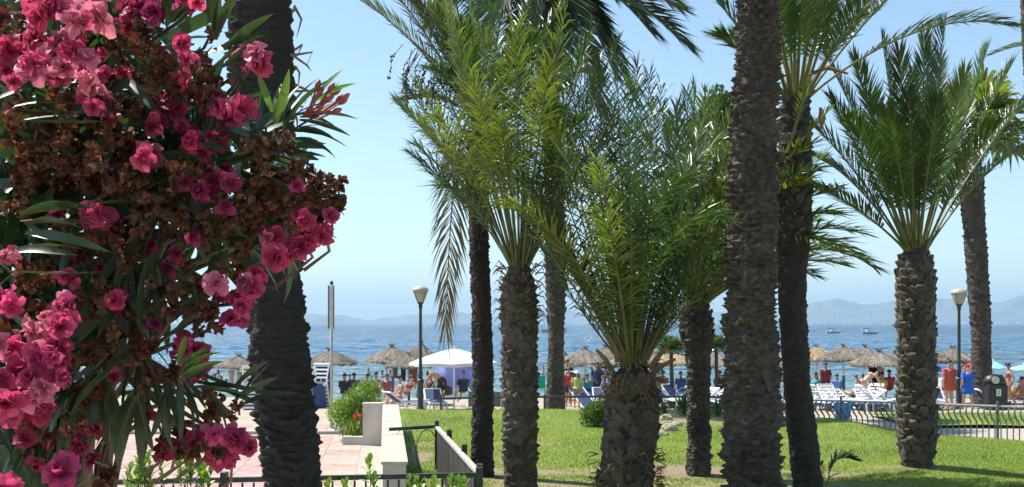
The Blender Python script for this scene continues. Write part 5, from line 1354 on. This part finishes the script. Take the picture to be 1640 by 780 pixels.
def hair(P, parent, m='hair', long=0.0, bun=False, hat=None):
    h = np.array(P['hed'], float); t_ = np.array(P['top']) - h; up = nrm(t_); fw = nrm(np.cross(up, [-1., 0, 0]))
    mb = MB(); v = []; n = 12
    for i_ in range(7):
        th = .05 + i_ / 6 * 1.75
        for k in range(n):
            ph = 2 * pi * k / n; sidev = np.array([1., 0, 0]); lim = min(th, 1.05) if sin(ph) > .35 else th
            v.append(h + up * (.02 + .108 * cos(lim)) + (sidev * cos(ph) * .093 + fw * (sin(ph) * .105 - .008)) * sin(lim) * (1 + .03 * sin(k * 3.1 + i_)))
    f = [(i_ * n + k, (i_) * n + (k + 1) % n, (i_ + 1) * n + (k + 1) % n, (i_ + 1) * n + k) for i_ in range(6) for k in range(n)] + [tuple(range(n))]
    mb.add(v, f)
    if long: mb.tube([h - fw * .07 + up * .02, h - fw * .11 - up * .12, h - fw * .10 - up * long], [.055, .06, .02], 8)
    if bun: mb.lathe([(.01, -.04), (.045, -.02), (.045, .02), (.01, .04)], 8, tuple(h - fw * .09 + up * .08))
    mb.build('hair', M[m] if m in M else m, parent, True)
    if hat:
        v = []; n = 14; mb = MB()
        for rr_, z in [(.16, .035), (.105, .045), (.10, .10), (.06, .135), (.01, .14)]:
            for k in range(n):
                a = 2 * pi * k / n; v.append(h + up * z + (np.array([1., 0, 0]) * cos(a) + fw * sin(a)) * rr_)
        mb.add(v, [(i_ * n + k, i_ * n + (k + 1) % n, (i_ + 1) * n + (k + 1) % n, (i_ + 1) * n + k) for i_ in range(4) for k in range(n)])
        mb.build('hat', hat, parent, True)
PG = 'people on the beach'
def person(x, y, d, P, rz, H, lab, skin='skin', dress=None, trunks=None, top=None, shirt=None, hr=None, build=1.0, z=None, grp=PG):
    p = px(x, y, d)
    if z is not None: p[2] = z
    r_ = empty('person', p, lab, 'person', grp, rz); r_.scale = (H / 1.7,) * 3
    link('body', body_mesh(P, M[skin], build), r_)
    pe, wa, ch = np.array(P['pel']), np.array(P['wai']), np.array(P['che'])
    ne = np.array(P['nec'])
    b_ = build
    if shirt:
        m_, length = shirt
        cloth_loft([(ne - [0, 0, .02], .08 * b_, .07), (ch + [0, 0, .1], .165 * b_, .10 * b_), (ch, .175 * b_, .125 * b_), (wa, .165 * b_, .13 * b_), (pe, .185 * b_, .15 * b_), (pe - [0, 0, length * .5], .20 * b_, .16 * b_), (pe - [0, 0, length], .215 * b_, .17 * b_)], 'shirt', m_, r_)
        sleeves(P, m_, r_.children[-1], .068 * b_, .75)
    if trunks: 
        for s_ in 'LR':
            a, k_ = np.array(P['h' + s_]), np.array(P['k' + s_]); MB().tube([a + (0, 0, .06), a + (k_ - a) * .3, a + (k_ - a) * .6], [.10 * b_, .105 * b_, .10 * b_], 10, False).build('trunks', trunks, r_, True)
        MB().tube([pe + (pe - wa) * .4, pe, pe + (wa - pe) * .7], [.13 * b_, .15 * b_, .135 * b_], 12, False).build('waistband', trunks, r_, True)
    if top:
        MB().tube([ch - (ch - wa) * .28, ch + (ne - ch) * .02, ch + (ne - ch) * .3], [.145 * b_, .16 * b_, .15 * b_], 12, False, .85).build('top', top, r_, True)
        MB().tube([pe + (pe - wa) * .5, pe, pe + (wa - pe) * .2], [.11 * b_, .145 * b_, .14 * b_], 12, False).build('bottoms', top, r_, True)
    hair(P, r_, **(hr or {}))
    return r_
red = solid('orange_red_shirt', (.50, .085, .04), .85); blu = solid('royal_blue_tunic', (.02, .11, .50), .85)
pw = person(1520, 657, 35.4, pose(wR=(.18, .25, 1.02), eR=(.25, .02, 1.12)), .25, 1.70, 'woman in loose orange red shirt walking by the street lamp, seen from behind', shirt=(red, .26), hr=dict(long=.0), build=1.18, skin='skin_l', z=0)
MB().box((-.30, .02, .95), (.12, .2, .34), bev=.04, taper=.8).build('tote_bag', solid('pale_bag', (.6, .5, .5)), pw)
person(1550, 657, 35.0, WALK, -.1, 1.55, 'person in long royal blue tunic with dark braid walking beside the street lamp', shirt=(blu, .3), hr=dict(long=.36, m=solid('maroon_headscarf', (.10, .02, .03))), build=1.1, skin='skin_l', z=0)
rb = solid('rust_bikini', (.35, .05, .04)); dk = solid('dark_trunks', (.02, .02, .025))
person(1616, 654, 37.2, WALK, 1.2, 1.62, 'bather in a rust bikini walking past the litter bin at the right edge', top=rb, hr=dict(bun=True))
person(1637, 655, 38, SIT, 1.9, 1.65, 'seated bather at the right edge behind the walking bikini bather', top=solid('orange_top', (.6, .2, .05)))
person(705, 652, 38.2, BEND, .9, 1.75, 'shirtless man bending over a sunbed between street lamp and white parasol', trunks=dk, build=1.08)
person(640, 655, 36.8, SIT, 1.9, 1.65, 'woman with dark bun seated on the sand left of the street lamp', skin='skin_l', top=solid('pale_pink_top', (.5, .3, .3)), hr=dict(bun=True))
person(652, 645, 40, LOUNGE, .6, 1.7, 'reclining bather behind the woman with a dark bun', top=rb, skin='skin_l')
person(602, 645, 41, SIT, .2, 1.7, 'bather seated facing the sea above the planter shrub', trunks=dk)
person(552, 648, 41, SIT, -.4, 1.7, 'person in black seated right of the sign pole', shirt=(dk, .0))
person(567, 646, 42, SIT, .3, 1.7, 'person in dark stripes lounging between sign pole and shrub', shirt=(solid('striped_grey', (.08, .08, .09)), .0))
person(760, 645, 39, SIT, 0, 1.65, 'person in pale green seated right of the periwinkle sunshade', shirt=(solid('pale_green_shirt', (.25, .5, .38)), .0))
person(742, 645, 38.6, SIT, .5, 1.65, 'person in navy seated under the white parasol', shirt=(solid('navy_shirt', (.02, .03, .08)), .0))
rd = solid('red_top', (.42, .04, .05)); yg = solid('lime_top', (.36, .42, .12))
person(911, 652, 38.5, STAND, .2, 1.45, 'child in a red top standing right of the far slender palm', shirt=(rd, .02), trunks=dk)
person(924, 655, 36.8, pose(wL=(-.3, .2, 1.0)), -.3, 1.35, 'child in lime top and cap standing in front of the child in red', shirt=(yg, .02), trunks=solid('grey_shorts', (.2, .18, .18)), hr=dict(hat=M['white']))
person(908, 648, 40, STAND, .1, 1.72, 'adult in dark top standing behind the two children', shirt=(dk, .05), trunks=dk)
person(974, 650, 38.9, SIT, .3, 1.75, 'person in grey blue wrap seated left of the stoutest palm', shirt=(solid('greyblue_wrap', (.2, .28, .42)), .06), build=1.1)
person(1246, 645, 39, SIT, .0, 1.65, 'person in white seated between the two big trunks on the right', shirt=(M['white'], .0))
person(1386, 650, 38.6, BEND, -1.3, 1.68, 'bather bending forward under the broad thatched parasol', skin='skin_l', top=solid('peach_top', (.5, .25, .18)))
person(1424, 640, 41.5, SIT, .1, 1.65, 'bather in a red swimsuit with back turned, just left of the lone palm', skin='skin', shirt=(rd, .0))
person(1368, 650, 40, LOUNGE, .4, 1.65, 'bather lying low with dark hair left of the bending bather', top=dk)
person(136, 655, 40, SIT, .8, 1.65, 'person in a red sun hat seated far left under the oleander', shirt=(solid('beige_shirt', (.5, .42, .3)), .0), hr=dict(hat=rd))
person(103, 655, 42, BEND, -1.4, 1.68, 'bather in white bending down far left under the oleander', top=M['white'])
gr = lambda c, n_: solid(n_, c)
for a_ in [(890, 648, 41, SIT, 'bather in dark clothes seated touching the far slender palm', (.05, .05, .06)), (940, 648, 40, SIT, 'bather in teal seated under the leftmost thatched parasol of the middle group', (.03, .25, .28)),
           (956, 646, 42, STAND, 'standing bather in navy under the curled topknot parasol', (.02, .03, .1)), (990, 648, 40.5, SIT, 'bather in white seated against the stoutest palm', (.7, .7, .68)),
           (1062, 640, 43, SIT, 'bather in brown seated between the stoutest palm and the small fan palm', (.2, .1, .06)), (1090, 640, 44, SIT, 'bather in blue seated left of the knobbly palm', (.04, .12, .4)),
           (1153, 640, 43, SIT, 'bather in black seated left of the thickest trunk', (.02, .02, .02)), (1306, 645, 41, SIT, 'bather in teal seated right of the dark leaning trunk', (.04, .2, .22)),
           (1322, 646, 42.5, STAND, 'standing bather in maroon right of the dark leaning trunk', (.2, .02, .04)), (1340, 645, 43, SIT, 'bather in grey seated under the golden thatched parasol', (.15, .15, .17)),
           (1402, 645, 42, STAND, 'standing bather in black behind the bending bather', (.015, .015, .02)), (1413, 645, 40.5, SIT, 'bather in yellow seated right of the black dress', (.6, .42, .1)),
           (1490, 645, 40, SIT, 'bather in orange seated right of the lone palm trunk', (.5, .15, .03)), (1500, 645, 42, SIT, 'bather in navy seated left of the red shirt woman', (.02, .03, .1)),
           (1603, 650, 40, SIT, 'bather in magenta seated behind the litter bin', (.45, .03, .2)), (1628, 650, 41, LOUNGE, 'bather in yellow reclining at the right edge', (.6, .4, .05)),
           (588, 645, 43, SIT, 'bather in black seated behind the shrub top', (.02, .02, .02)), (620, 645, 43, SIT, 'bather in rose seated left of the woman with a bun', (.45, .12, .15)),
           (690, 648, 40, SIT, 'bather in dark green seated right of the street lamp', (.02, .08, .05)), (718, 648, 41, SIT, 'bather in dark blue seated behind the parasol pole', (.02, .04, .12)), (418, 650, 40, SIT, 'bather in blue seated hidden at the big dark trunk', (.04, .1, .3))]:
    person(a_[0], a_[1], a_[2], a_[3], rr.uniform(-1, 1), 1.66, a_[4], shirt=(gr(a_[5], 'cloth_' + a_[4].split(' in ')[1].split(' ')[0]), .03), trunks=dk if a_[3] is STAND else None)
# swimmers: head and shoulders out of the water
sw0 = None
SW = [(590, 593), (612, 598), (619, 591), (625, 597), (560, 603), (638, 577), (355, 606), (345, 603), (362, 611), (350, 597), (332, 572), (870, 590), (937, 589), (948, 592), (1023, 595), (1172, 598), (1230, 600), (1372, 606), (1462, 600), (1480, 612), (497, 600), (715, 585), (790, 603), (1545, 604), (1296, 606), (225, 600), (246, 606)]
where = ['lone swimmer off the planter shrub', 'swimmer leftmost of three heads left of the lamp', 'middle swimmer of three heads left of the lamp', 'rightmost swimmer of three heads left of the lamp', 'swimmer right of the sign pole', 'swimmer behind the bow topped parasol',
         'nearer swimmer left of the big dark trunk', 'swimmer in a pair at the left of the big dark trunk', 'swimmer closest to shore left of the big dark trunk', 'swimmer farther out left of the big dark trunk', 'farthest swimmer at the left by the oleander', 'swimmer between stout palm and far slender palm', 'swimmer above the child in lime', 'swimmer right of the one above the children',
         'swimmer glimpsed right of the stoutest palm stems', 'swimmer between knobbly palm and thickest trunk', 'swimmer left of the golden parasol', 'swimmer left of the bending bather', 'swimmer hidden at the lone palm trunk', 'swimmer right of the lone palm near shore', 'swimmer right of the big dark trunk', 'swimmer beyond the white parasol', 'swimmer by the slim dark palm', 'swimmer right of the blue tunic', 'swimmer right of the dark leaning trunk', 'swimmer seen through the oleander gap', 'second swimmer in the oleander gap']
for k, (x, y) in enumerate(SW):
    d = 3.4 * F / (y - 518); loc = ((x - 820) / F * d, d, SEA - 1.36)
    if sw0 is None:
        sw0 = empty('person', loc, where[k], 'person', 'bathers in the sea')
        link('body', body_mesh(STAND, M['skin']), sw0); hair(STAND, sw0)
    else: o = dup(sw0, loc, random.random() * 6, label=where[k]); o.scale = (1.15,) * 3 if k % 2 else (1, 1, 1); o.location.z -= .2 if k % 2 else 0

# ------------------------------------------------------------------ oleander in the foreground
ob = np.array([-1.15, 2.3, 0.0])
ol_ = empty('oleander', ob, 'tall oleander bush with pink double blossoms and many dried brown flower heads', 'shrub')
r = random.Random(99)
def leaf_mesh(seed, L_=.12, W=.019, bend=.25):
    q = random.Random(seed); v = []; n = 6
    for i_ in range(n + 1):
        s_ = i_ / n; wv = W * .5 * (math.sin(pi * min(1, s_ * .93 + .07)) ** .75) + .0008; z = -bend * L_ * s_ * s_; tw = q.uniform(-.1, .1)
        v += [(-wv, s_ * L_, z + wv * .35 + tw * wv), (0, s_ * L_, z), (wv, s_ * L_, z + wv * .35 - tw * wv)]
    f = []
    for i_ in range(n):
        for k in range(2): f.append((i_ * 3 + k, i_ * 3 + k + 1, i_ * 3 + k + 4, i_ * 3 + k + 3))
    return v, f
LV = [leaf_mesh(k, .105 + .01 * k, .017 + .0015 * (k % 3), b_) for k, b_ in enumerate((.05, .2, .4, -.1, .3))]
LM = [mkmesh('leaf', v, f, M['olive_leaf'], True) for v, f in LV]
LMy = [mkmesh('leaf', v, f, M['olive_light'], True) for v, f in LV[:2]]
def flower_mesh(seed, m, R=.026, npet=15):
    q = random.Random(seed); V = []; Fc = []
    for k in range(npet):
        ring = k / npet; a = k * 2.4 + q.uniform(-.3, .3); el = .18 + 1.15 * ring + q.uniform(-.15, .15)
        pl = R * (1.05 - .45 * ring) * q.uniform(.7, 1.15); pw_ = pl * q.uniform(.42, .68); n0 = len(V)
        for i_ in range(5):
            s_ = i_ / 4
            for j_ in range(5):
                t_ = (j_ / 4 - .5) * 2
                wv = pw_ * (s_ ** .6) * (1 if s_ < .8 else .86); xx = t_ * wv
                cup = .35 * pl * (t_ * t_) * s_ + (.10 * pl * math.sin(j_ * 2.6 + k) + .24 * pl * q.uniform(-1, 1)) * (s_ ** 2.5)
                yy = pl * s_ * (1 - .12 * t_ * t_ * s_); bend = -.28 * pl * s_ * s_ if ring < .5 else .1 * pl * s_ * s_
                y2 = yy * cos(el) - (cup + bend) * sin(el); z2 = yy * sin(el) + (cup + bend) * cos(el)
                V.append((xx * cos(a) - y2 * sin(a), xx * sin(a) + y2 * cos(a), z2 + .1 * R * ring))
        for i_ in range(4):
            for j_ in range(4): b_ = n0 + i_ * 5 + j_; Fc.append((b_, b_ + 1, b_ + 6, b_ + 5))
    return mkmesh('blossom', V, Fc, m, True)
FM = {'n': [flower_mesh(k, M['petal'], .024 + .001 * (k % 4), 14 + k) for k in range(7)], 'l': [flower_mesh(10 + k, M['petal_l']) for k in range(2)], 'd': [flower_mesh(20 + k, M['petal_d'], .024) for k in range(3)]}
def dried_verts(seed, R=.016):
    q = random.Random(seed); V = []; Fc = []
    for k in range(9):
        a = k * 2.4 + q.uniform(-.5, .5); el = q.uniform(-.3, 1.3); pl = R * q.uniform(.7, 1.25); n0 = len(V)
        for i_ in range(4):
            s_ = i_ / 3
            for j_ in (-1, 0, 1):
                xx = j_ * pl * .38 * math.sin(.4 + s_ * 2.2) * q.uniform(.6, 1.1); cr = q.uniform(-.22, .22) * pl * (s_ + .2) + .25 * pl * abs(j_)
                yy = pl * s_; y2 = yy * cos(el) - cr * sin(el); z2 = yy * sin(el) + cr * cos(el)
                V.append((xx * cos(a) - y2 * sin(a), xx * sin(a) + y2 * cos(a), z2))
        for i_ in range(3):
            for j_ in range(2): b_ = n0 + i_ * 3 + j_; Fc.append((b_, b_ + 1, b_ + 4, b_ + 3))
    return V, Fc
DV = [dried_verts(k) for k in range(6)]
DM = [mkmesh('dried_blossom', v, f, M['dried'], False) for v, f in DV]
def lp(x, y, d): return px(x, y, d) - ob
def look(dv, roll):   # rotation taking +Z to dv
    q = Vector(dv).to_track_quat('Z', 'Y'); return (q.to_matrix() @ Matrix.Rotation(roll, 3, 'Z')).to_euler()
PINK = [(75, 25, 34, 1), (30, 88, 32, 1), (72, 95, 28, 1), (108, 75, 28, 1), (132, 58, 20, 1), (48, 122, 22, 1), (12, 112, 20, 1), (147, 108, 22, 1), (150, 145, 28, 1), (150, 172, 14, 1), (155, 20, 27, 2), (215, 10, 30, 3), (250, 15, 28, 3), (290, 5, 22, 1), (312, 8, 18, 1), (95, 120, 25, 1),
        (283, 70, 22, 1), (310, 100, 20, 1), (398, 60, 18, 1), (410, 98, 27, 1), (398, 112, 16, 1), (198, 118, 12, 1), (275, 172, 23, 3), (330, 170, 24, 3), (375, 182, 27, 1), (360, 206, 15, 1), (315, 215, 22, 1), (240, 240, 27, 1), (345, 280, 24, 3), (375, 285, 22, 1), (328, 312, 24, 3), (475, 298, 15, 1),
        (152, 348, 26, 1), (345, 160, 20, 1), (300, 240, 14, 1), (500, 362, 23, 1), (522, 372, 18, 1), (486, 386, 24, 1), (463, 405, 20, 1), (443, 422, 24, 1), (428, 372, 14, 3), (340, 450, 22, 1), (396, 460, 22, 1), (385, 486, 24, 1), (380, 515, 20, 1), (532, 345, 13, 1), (285, 410, 18, 3), (268, 432, 15, 3), (310, 380, 14, 3), (190, 375, 16, 3),
        (15, 412, 20, 1), (8, 480, 24, 1), (105, 452, 18, 1), (100, 485, 20, 1), (103, 512, 24, 1), (75, 530, 22, 2), (60, 570, 28, 1), (30, 600, 30, 1), (62, 612, 28, 1), (20, 650, 32, 1), (58, 648, 28, 1), (88, 575, 22, 1), (95, 548, 20, 1), (5, 560, 24, 1), (182, 478, 20, 1), (200, 498, 13, 1), (292, 545, 18, 1), (312, 572, 26, 1), (322, 592, 24, 1), (302, 562, 22, 1),
        (348, 690, 22, 1), (380, 695, 26, 1), (352, 728, 28, 1), (390, 718, 20, 1), (372, 740, 14, 1), (282, 722, 22, 3), (262, 728, 14, 3), (322, 702, 20, 3), (300, 705, 18, 3), (128, 722, 18, 3), (105, 750, 26, 1), (150, 738, 16, 3), (18, 768, 26, 1), (80, 700, 18, 3), (240, 555, 16, 3), (222, 482, 14, 3), (130, 700, 16, 3), (150, 690, 14, 3), (60, 740, 18, 3), (245, 600, 14, 3), (180, 600, 14, 3), (235, 670, 10, 3)]
PINK += [(r.uniform(0, 420), r.uniform(120, 640), r.uniform(12, 20), 3) for _ in range(0)]
PINK += [(205, 230, 16, 3), (170, 190, 14, 3), (250, 200, 20, 3), (300, 205, 20, 3), (260, 90, 16, 3), (190, 45, 22, 3), (330, 240, 18, 3), (295, 285, 20, 3), (410, 320, 16, 3), (440, 380, 20, 1), (365, 330, 18, 3), (80, 345, 18, 3), (210, 350, 16, 3), (240, 395, 18, 3), (165, 430, 16, 3), (130, 420, 14, 3), (300, 130, 20, 1), (350, 225, 18, 1), (5, 30, 20, 3), (120, 30, 22, 1), (170, 90, 16, 1), (20, 130, 16, 1), (0, 610, 26, 1), (40, 700, 22, 3), (95, 610, 18, 1), (200, 470, 16, 3), (250, 520, 16, 3), (355, 480, 18, 3), (410, 440, 16, 1), (505, 335, 16, 3), (480, 350, 18, 3), (65, 60, 22, 1), (90, 10, 24, 1), (165, 120, 16, 1)]
nf = 0
for (x, y, rad, kind_) in PINK:
    n = max(1, round((rad / (17 if x < 170 and y < 185 else 14)) ** 2))
    for k in range(n):
        a = r.random() * 6.28; rr_ = rad * .55 * math.sqrt(r.random()) if n > 1 else 0
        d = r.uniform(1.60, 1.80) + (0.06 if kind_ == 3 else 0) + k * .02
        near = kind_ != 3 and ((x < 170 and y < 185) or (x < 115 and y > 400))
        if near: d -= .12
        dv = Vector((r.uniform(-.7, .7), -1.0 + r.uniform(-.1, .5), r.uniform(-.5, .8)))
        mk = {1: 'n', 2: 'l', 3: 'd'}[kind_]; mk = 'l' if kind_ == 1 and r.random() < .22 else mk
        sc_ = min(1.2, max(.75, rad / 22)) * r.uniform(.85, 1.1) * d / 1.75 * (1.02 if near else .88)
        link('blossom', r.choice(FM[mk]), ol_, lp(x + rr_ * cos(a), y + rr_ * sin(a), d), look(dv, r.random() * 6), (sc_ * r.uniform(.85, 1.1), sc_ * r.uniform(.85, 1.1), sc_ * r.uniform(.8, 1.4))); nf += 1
BROWN = [(20, 40, 38), (48, 60, 25), (100, 195, 45), (180, 130, 28), (60, 210, 42), (225, 95, 38), (330, 125, 38), (120, 268, 48), (60, 260, 42), (170, 235, 40), (220, 300, 38), (45, 300, 36), (180, 290, 38), (420, 232, 32), (450, 240, 26), (420, 285, 34), (400, 335, 38), (445, 345, 34), (515, 302, 28), (543, 308, 18), (500, 330, 30), (478, 288, 28),
         (350, 355, 38), (300, 365, 34), (120, 380, 36), (200, 395, 42), (55, 440, 36), (30, 505, 38), (150, 480, 34), (160, 540, 40), (110, 590, 30), (215, 530, 38), (325, 495, 32), (305, 475, 26), (380, 415, 28), (350, 655, 22), (300, 690, 18), (260, 130, 34), (200, 170, 36), (280, 280, 32), (250, 340, 32), (15, 340, 24), (10, 180, 28), (280, 600, 22), (230, 580, 28), (130, 630, 24), (110, 680, 26), (60, 690, 24), (160, 755, 18), (335, 640, 16), (370, 660, 18), (330, 530, 18), (250, 490, 30), (480, 310, 30), (455, 320, 24), (200, 60, 30), (150, 60, 20), (340, 50, 14), (262, 455, 28), (300, 715, 20), (325, 712, 24), (265, 705, 16), (250, 625, 20), (520, 340, 20)]
items = []
for x, y, rad in BROWN:
    for k in range(int((rad / 9.5) ** 2 * .98)):
        a = r.random() * 6.28; rr_ = rad * math.sqrt(r.random()); items.append((x + rr_ * cos(a), y + rr_ * sin(a), 1.66 + r.random() ** 1.4 * .3, r.uniform(.75, 1.35)))
items.sort(key=lambda q: q[2])
BV, BF = [], []
for i_, (x, y, d, s_) in enumerate(items):
    e_ = look(Vector((r.uniform(-1, 1), r.uniform(-1, .3), r.uniform(-1, 1))), r.random() * 6); s_ *= d / 1.7
    if i_ < 290: link('dried_blossom', r.choice(DM), ol_, lp(x, y, d), e_, (s_,) * 3)
    else:
        v, f = r.choice(DV); R_ = np.array(e_.to_matrix()); n0 = len(BV); BV.extend((np.array(v) @ R_.T * s_ + lp(x, y, d)).tolist()); BF.extend([tuple(q + n0 for q in t_) for t_ in f])
print('flowers', nf, 'dried', len(items))
tag(link('dried_blossoms', mkmesh('dried_blossoms', BV, BF, M['dried']), ol_), kind='stuff')
# woody stems: from the root up into the bush
mb = MB(); tipsl = []
for k in range(60):
    x, y = r.choice([(q[0], q[1]) for q in PINK + [b_ + (0,) for b_ in BROWN]])
    e_ = lp(x, y, r.uniform(1.8, 2.1)); 
    hub = lp(r.uniform(-40, 200), r.uniform(500, 760), r.uniform(2.1, 2.5)); b0 = np.array([r.uniform(-.15, .15), r.uniform(-.15, .15), 0])
    mb.tube([b0, (b0 + hub) / 2 + np.array([r.uniform(-.1, .1), 0, 0]), hub, (hub + e_) / 2 + np.array([0, .05, .06]), e_], [.02, .014, .009, .006, .003], 5); tipsl.append(e_)
mb.build('stem', M['stemwood'], ol_)
def put_leaf(P_, dv, lst, s_=1.0, roll=None):
    q = Vector(dv).to_track_quat('Y', 'Z').to_matrix() @ Matrix.Rotation(r.uniform(-1.2, 1.2) if roll is None else roll, 3, 'Y')
    return q.to_euler()
# explicit leaf sprays: centre, leaf direction range (deg, photo plane, 0 = right, 90 = up), count, depth, light?
SPR = [(452, 205, 20, 95, 9, 1.72, 0), (440, 195, 70, 110, 4, 1.72, 1), (500, 185, 30, 70, 3, 1.7, 1), (470, 208, -15, 10, 5, 1.72, 0), (350, 95, 10, 50, 6, 1.7, 0), (345, 70, 60, 110, 4, 1.75, 0), (265, 610, -115, -60, 6, 1.68, 0), (215, 640, -125, -70, 7, 1.66, 0), (285, 600, 20, 70, 7, 1.66, 1), (290, 605, -80, 30, 8, 1.67, 0), (160, 590, -140, -60, 8, 1.75, 0),
       (340, 200, 60, 120, 5, 1.7, 0), (400, 262, -40, 20, 8, 1.74, 0), (380, 250, 150, 200, 5, 1.74, 0), (270, 320, 150, 260, 8, 1.74, 0), (300, 345, -80, 20, 8, 1.74, 0), (30, 360, -10, 30, 4, 1.55, 0), (20, 190, -10, 20, 4, 1.6, 0), (10, 415, -5, 20, 3, 1.6, 0), (225, 560, 200, 300, 8, 1.72, 0), (250, 420, 240, 300, 7, 1.74, 0), (330, 470, 150, 260, 6, 1.74, 0), (150, 130, 100, 190, 4, 1.7, 0), (265, 30, 30, 120, 8, 1.72, 0), (235, 35, 60, 110, 3, 1.7, 1),
       (415, 215, 80, 130, 5, 1.73, 0), (375, 640, 20, 60, 5, 1.7, 0), (330, 620, -60, 10, 6, 1.7, 0), (230, 370, 200, 260, 6, 1.76, 0), (60, 700, 220, 300, 8, 1.8, 0), (130, 610, 180, 250, 7, 1.75, 0), (440, 230, 0, 30, 4, 1.72, 0), (205, 450, 220, 300, 8, 1.78, 0), (60, 380, 0, 60, 4, 1.7, 0), (90, 620, 240, 300, 8, 1.8, 0), (20, 720, 60, 130, 6, 1.8, 0)]
nl = 0
for (x, y, a0, a1, n, d, lt) in SPR:
    c = lp(x, y, d)
    for k in range(n):
        if nl >= 285: break
        a = radians(a0 + (a1 - a0) * (k + .5) / n + r.uniform(-7, 7)); dv = np.array([cos(a), r.uniform(-.5, .45), sin(a)])
        st_ = c + nrm(dv) * r.uniform(.0, .02) + np.array([0, 0, r.uniform(-.02, .02)])
        link('leaf', r.choice(LMy if lt else LM), ol_, st_, put_leaf(st_, dv, None), (r.uniform(.75, 1.1) * (.72 if x > 250 else 1),) * 3); nl += 1
# body of leaves behind the blooms
POLY = [(-60, -60), (300, -60), (296, 40), (330, 95), (352, 130), (392, 195), (440, 215), (470, 262), (500, 300), (508, 345), (455, 385), (408, 400), (330, 415), (300, 432), (285, 480), (250, 515), (215, 540), (215, 580), (170, 590), (130, 600), (95, 640), (70, 690), (90, 740), (110, 800), (-60, 800)]
def inside(x, y):
    c = False; n = len(POLY); j_ = n - 1
    for i_ in range(n):
        xi, yi = POLY[i_]; xj, yj = POLY[j_]
        if (yi > y) != (yj > y) and x < (xj - xi) * (y - yi) / (yj - yi) + xi: c = not c
        j_ = i_
    return c
BV, BF = [], []; cntl = 0
while cntl < 2000:
    x, y = r.uniform(-60, 510), r.uniform(-60, 800)
    if not inside(x, y): continue
    if (y > 640 and r.random() < .5) or (y > 430 and x > 170 and r.random() < .45): continue
    d = 1.82 + r.random() * .75
    # whorl of three
    ax = nrm(np.array([r.uniform(-.6, .8), r.uniform(-.7, .5), r.uniform(-.7, 1)])); c = lp(x, y, d); b1_ = nrm(np.cross(ax, [.3, .5, .8])); b2_ = np.cross(ax, b1_)
    for k in range(3):
        a = k * 2.09 + r.random(); dv = ax * .6 + b1_ * cos(a) + b2_ * sin(a) + np.array([0, 0, -.25])
        e_ = put_leaf(c, dv, None); v, f = r.choice(LV); s_ = r.uniform(.8, 1.2); n0 = len(BV)
        BV.extend((np.array(v) @ np.array(e_.to_matrix()).T * s_ + c).tolist()); BF.extend([tuple(q + n0 for q in t_) for t_ in f]); cntl += 1
tag(link('leaves', mkmesh('leaves', BV, BF, M['olive_leaf'], True), ol_), kind='stuff')
# flower buds on the upper right sprig, thin stalks under the hanging cluster
mb = MB(); st = lp(486, 185, 1.7)
for (x, y) in [(507, 142), (510, 152), (515, 165), (520, 175), (525, 160), (530, 170), (536, 150), (541, 160), (545, 165), (534, 180), (527, 145), (548, 158)]:
    e_ = lp(x, y, 1.7 + r.uniform(-.03, .03)); md = (st + e_) / 2 + np.array([0, 0, -.008]); bs_ = MB().tube([st, md, e_], [.0025, .002, .0015], 4).build('bud_stalk', M['bud'], ol_)
    t_ = nrm(e_ - md); MB().tube([e_ - t_ * .004, e_ + t_ * .004, e_ + t_ * .010, e_ + t_ * .016], [.002, .005, .0045, .001], 7).build('bud', M['bud'], bs_, True)
mb = MB()
for (xa, ya, xb, yb) in [(270, 640, 262, 700), (285, 640, 290, 700), (262, 610, 270, 660), (300, 630, 310, 695), (330, 610, 335, 680), (345, 640, 350, 680), (280, 600, 285, 650), (410, 270, 440, 215), (385, 240, 420, 225), (395, 255, 430, 250), (200, 600, 240, 660), (480, 275, 520, 290)]:
    mb.tube([lp(xa, ya, 1.8), lp((xa + xb) / 2 + 4, (ya + yb) / 2, 1.76), lp(xb, yb, 1.75)], [.004, .003, .003], 5)
for k in range(90):   # twigs joining the blooms
    x, y = r.choice([(q[0], q[1]) for q in PINK + [b_ + (0,) for b_ in BROWN]]); a = r.random() * 6.28
    mb.tube([lp(x, y, 1.78), lp(x + 25 * cos(a), y + 25 * sin(a) + 6, 1.86), lp(x - 40 + 30 * cos(a), y + 40 + 20 * sin(a), 1.98)], [.002, .003, .005], 4)
mb.build('twig', M['stemwood'], ol_)
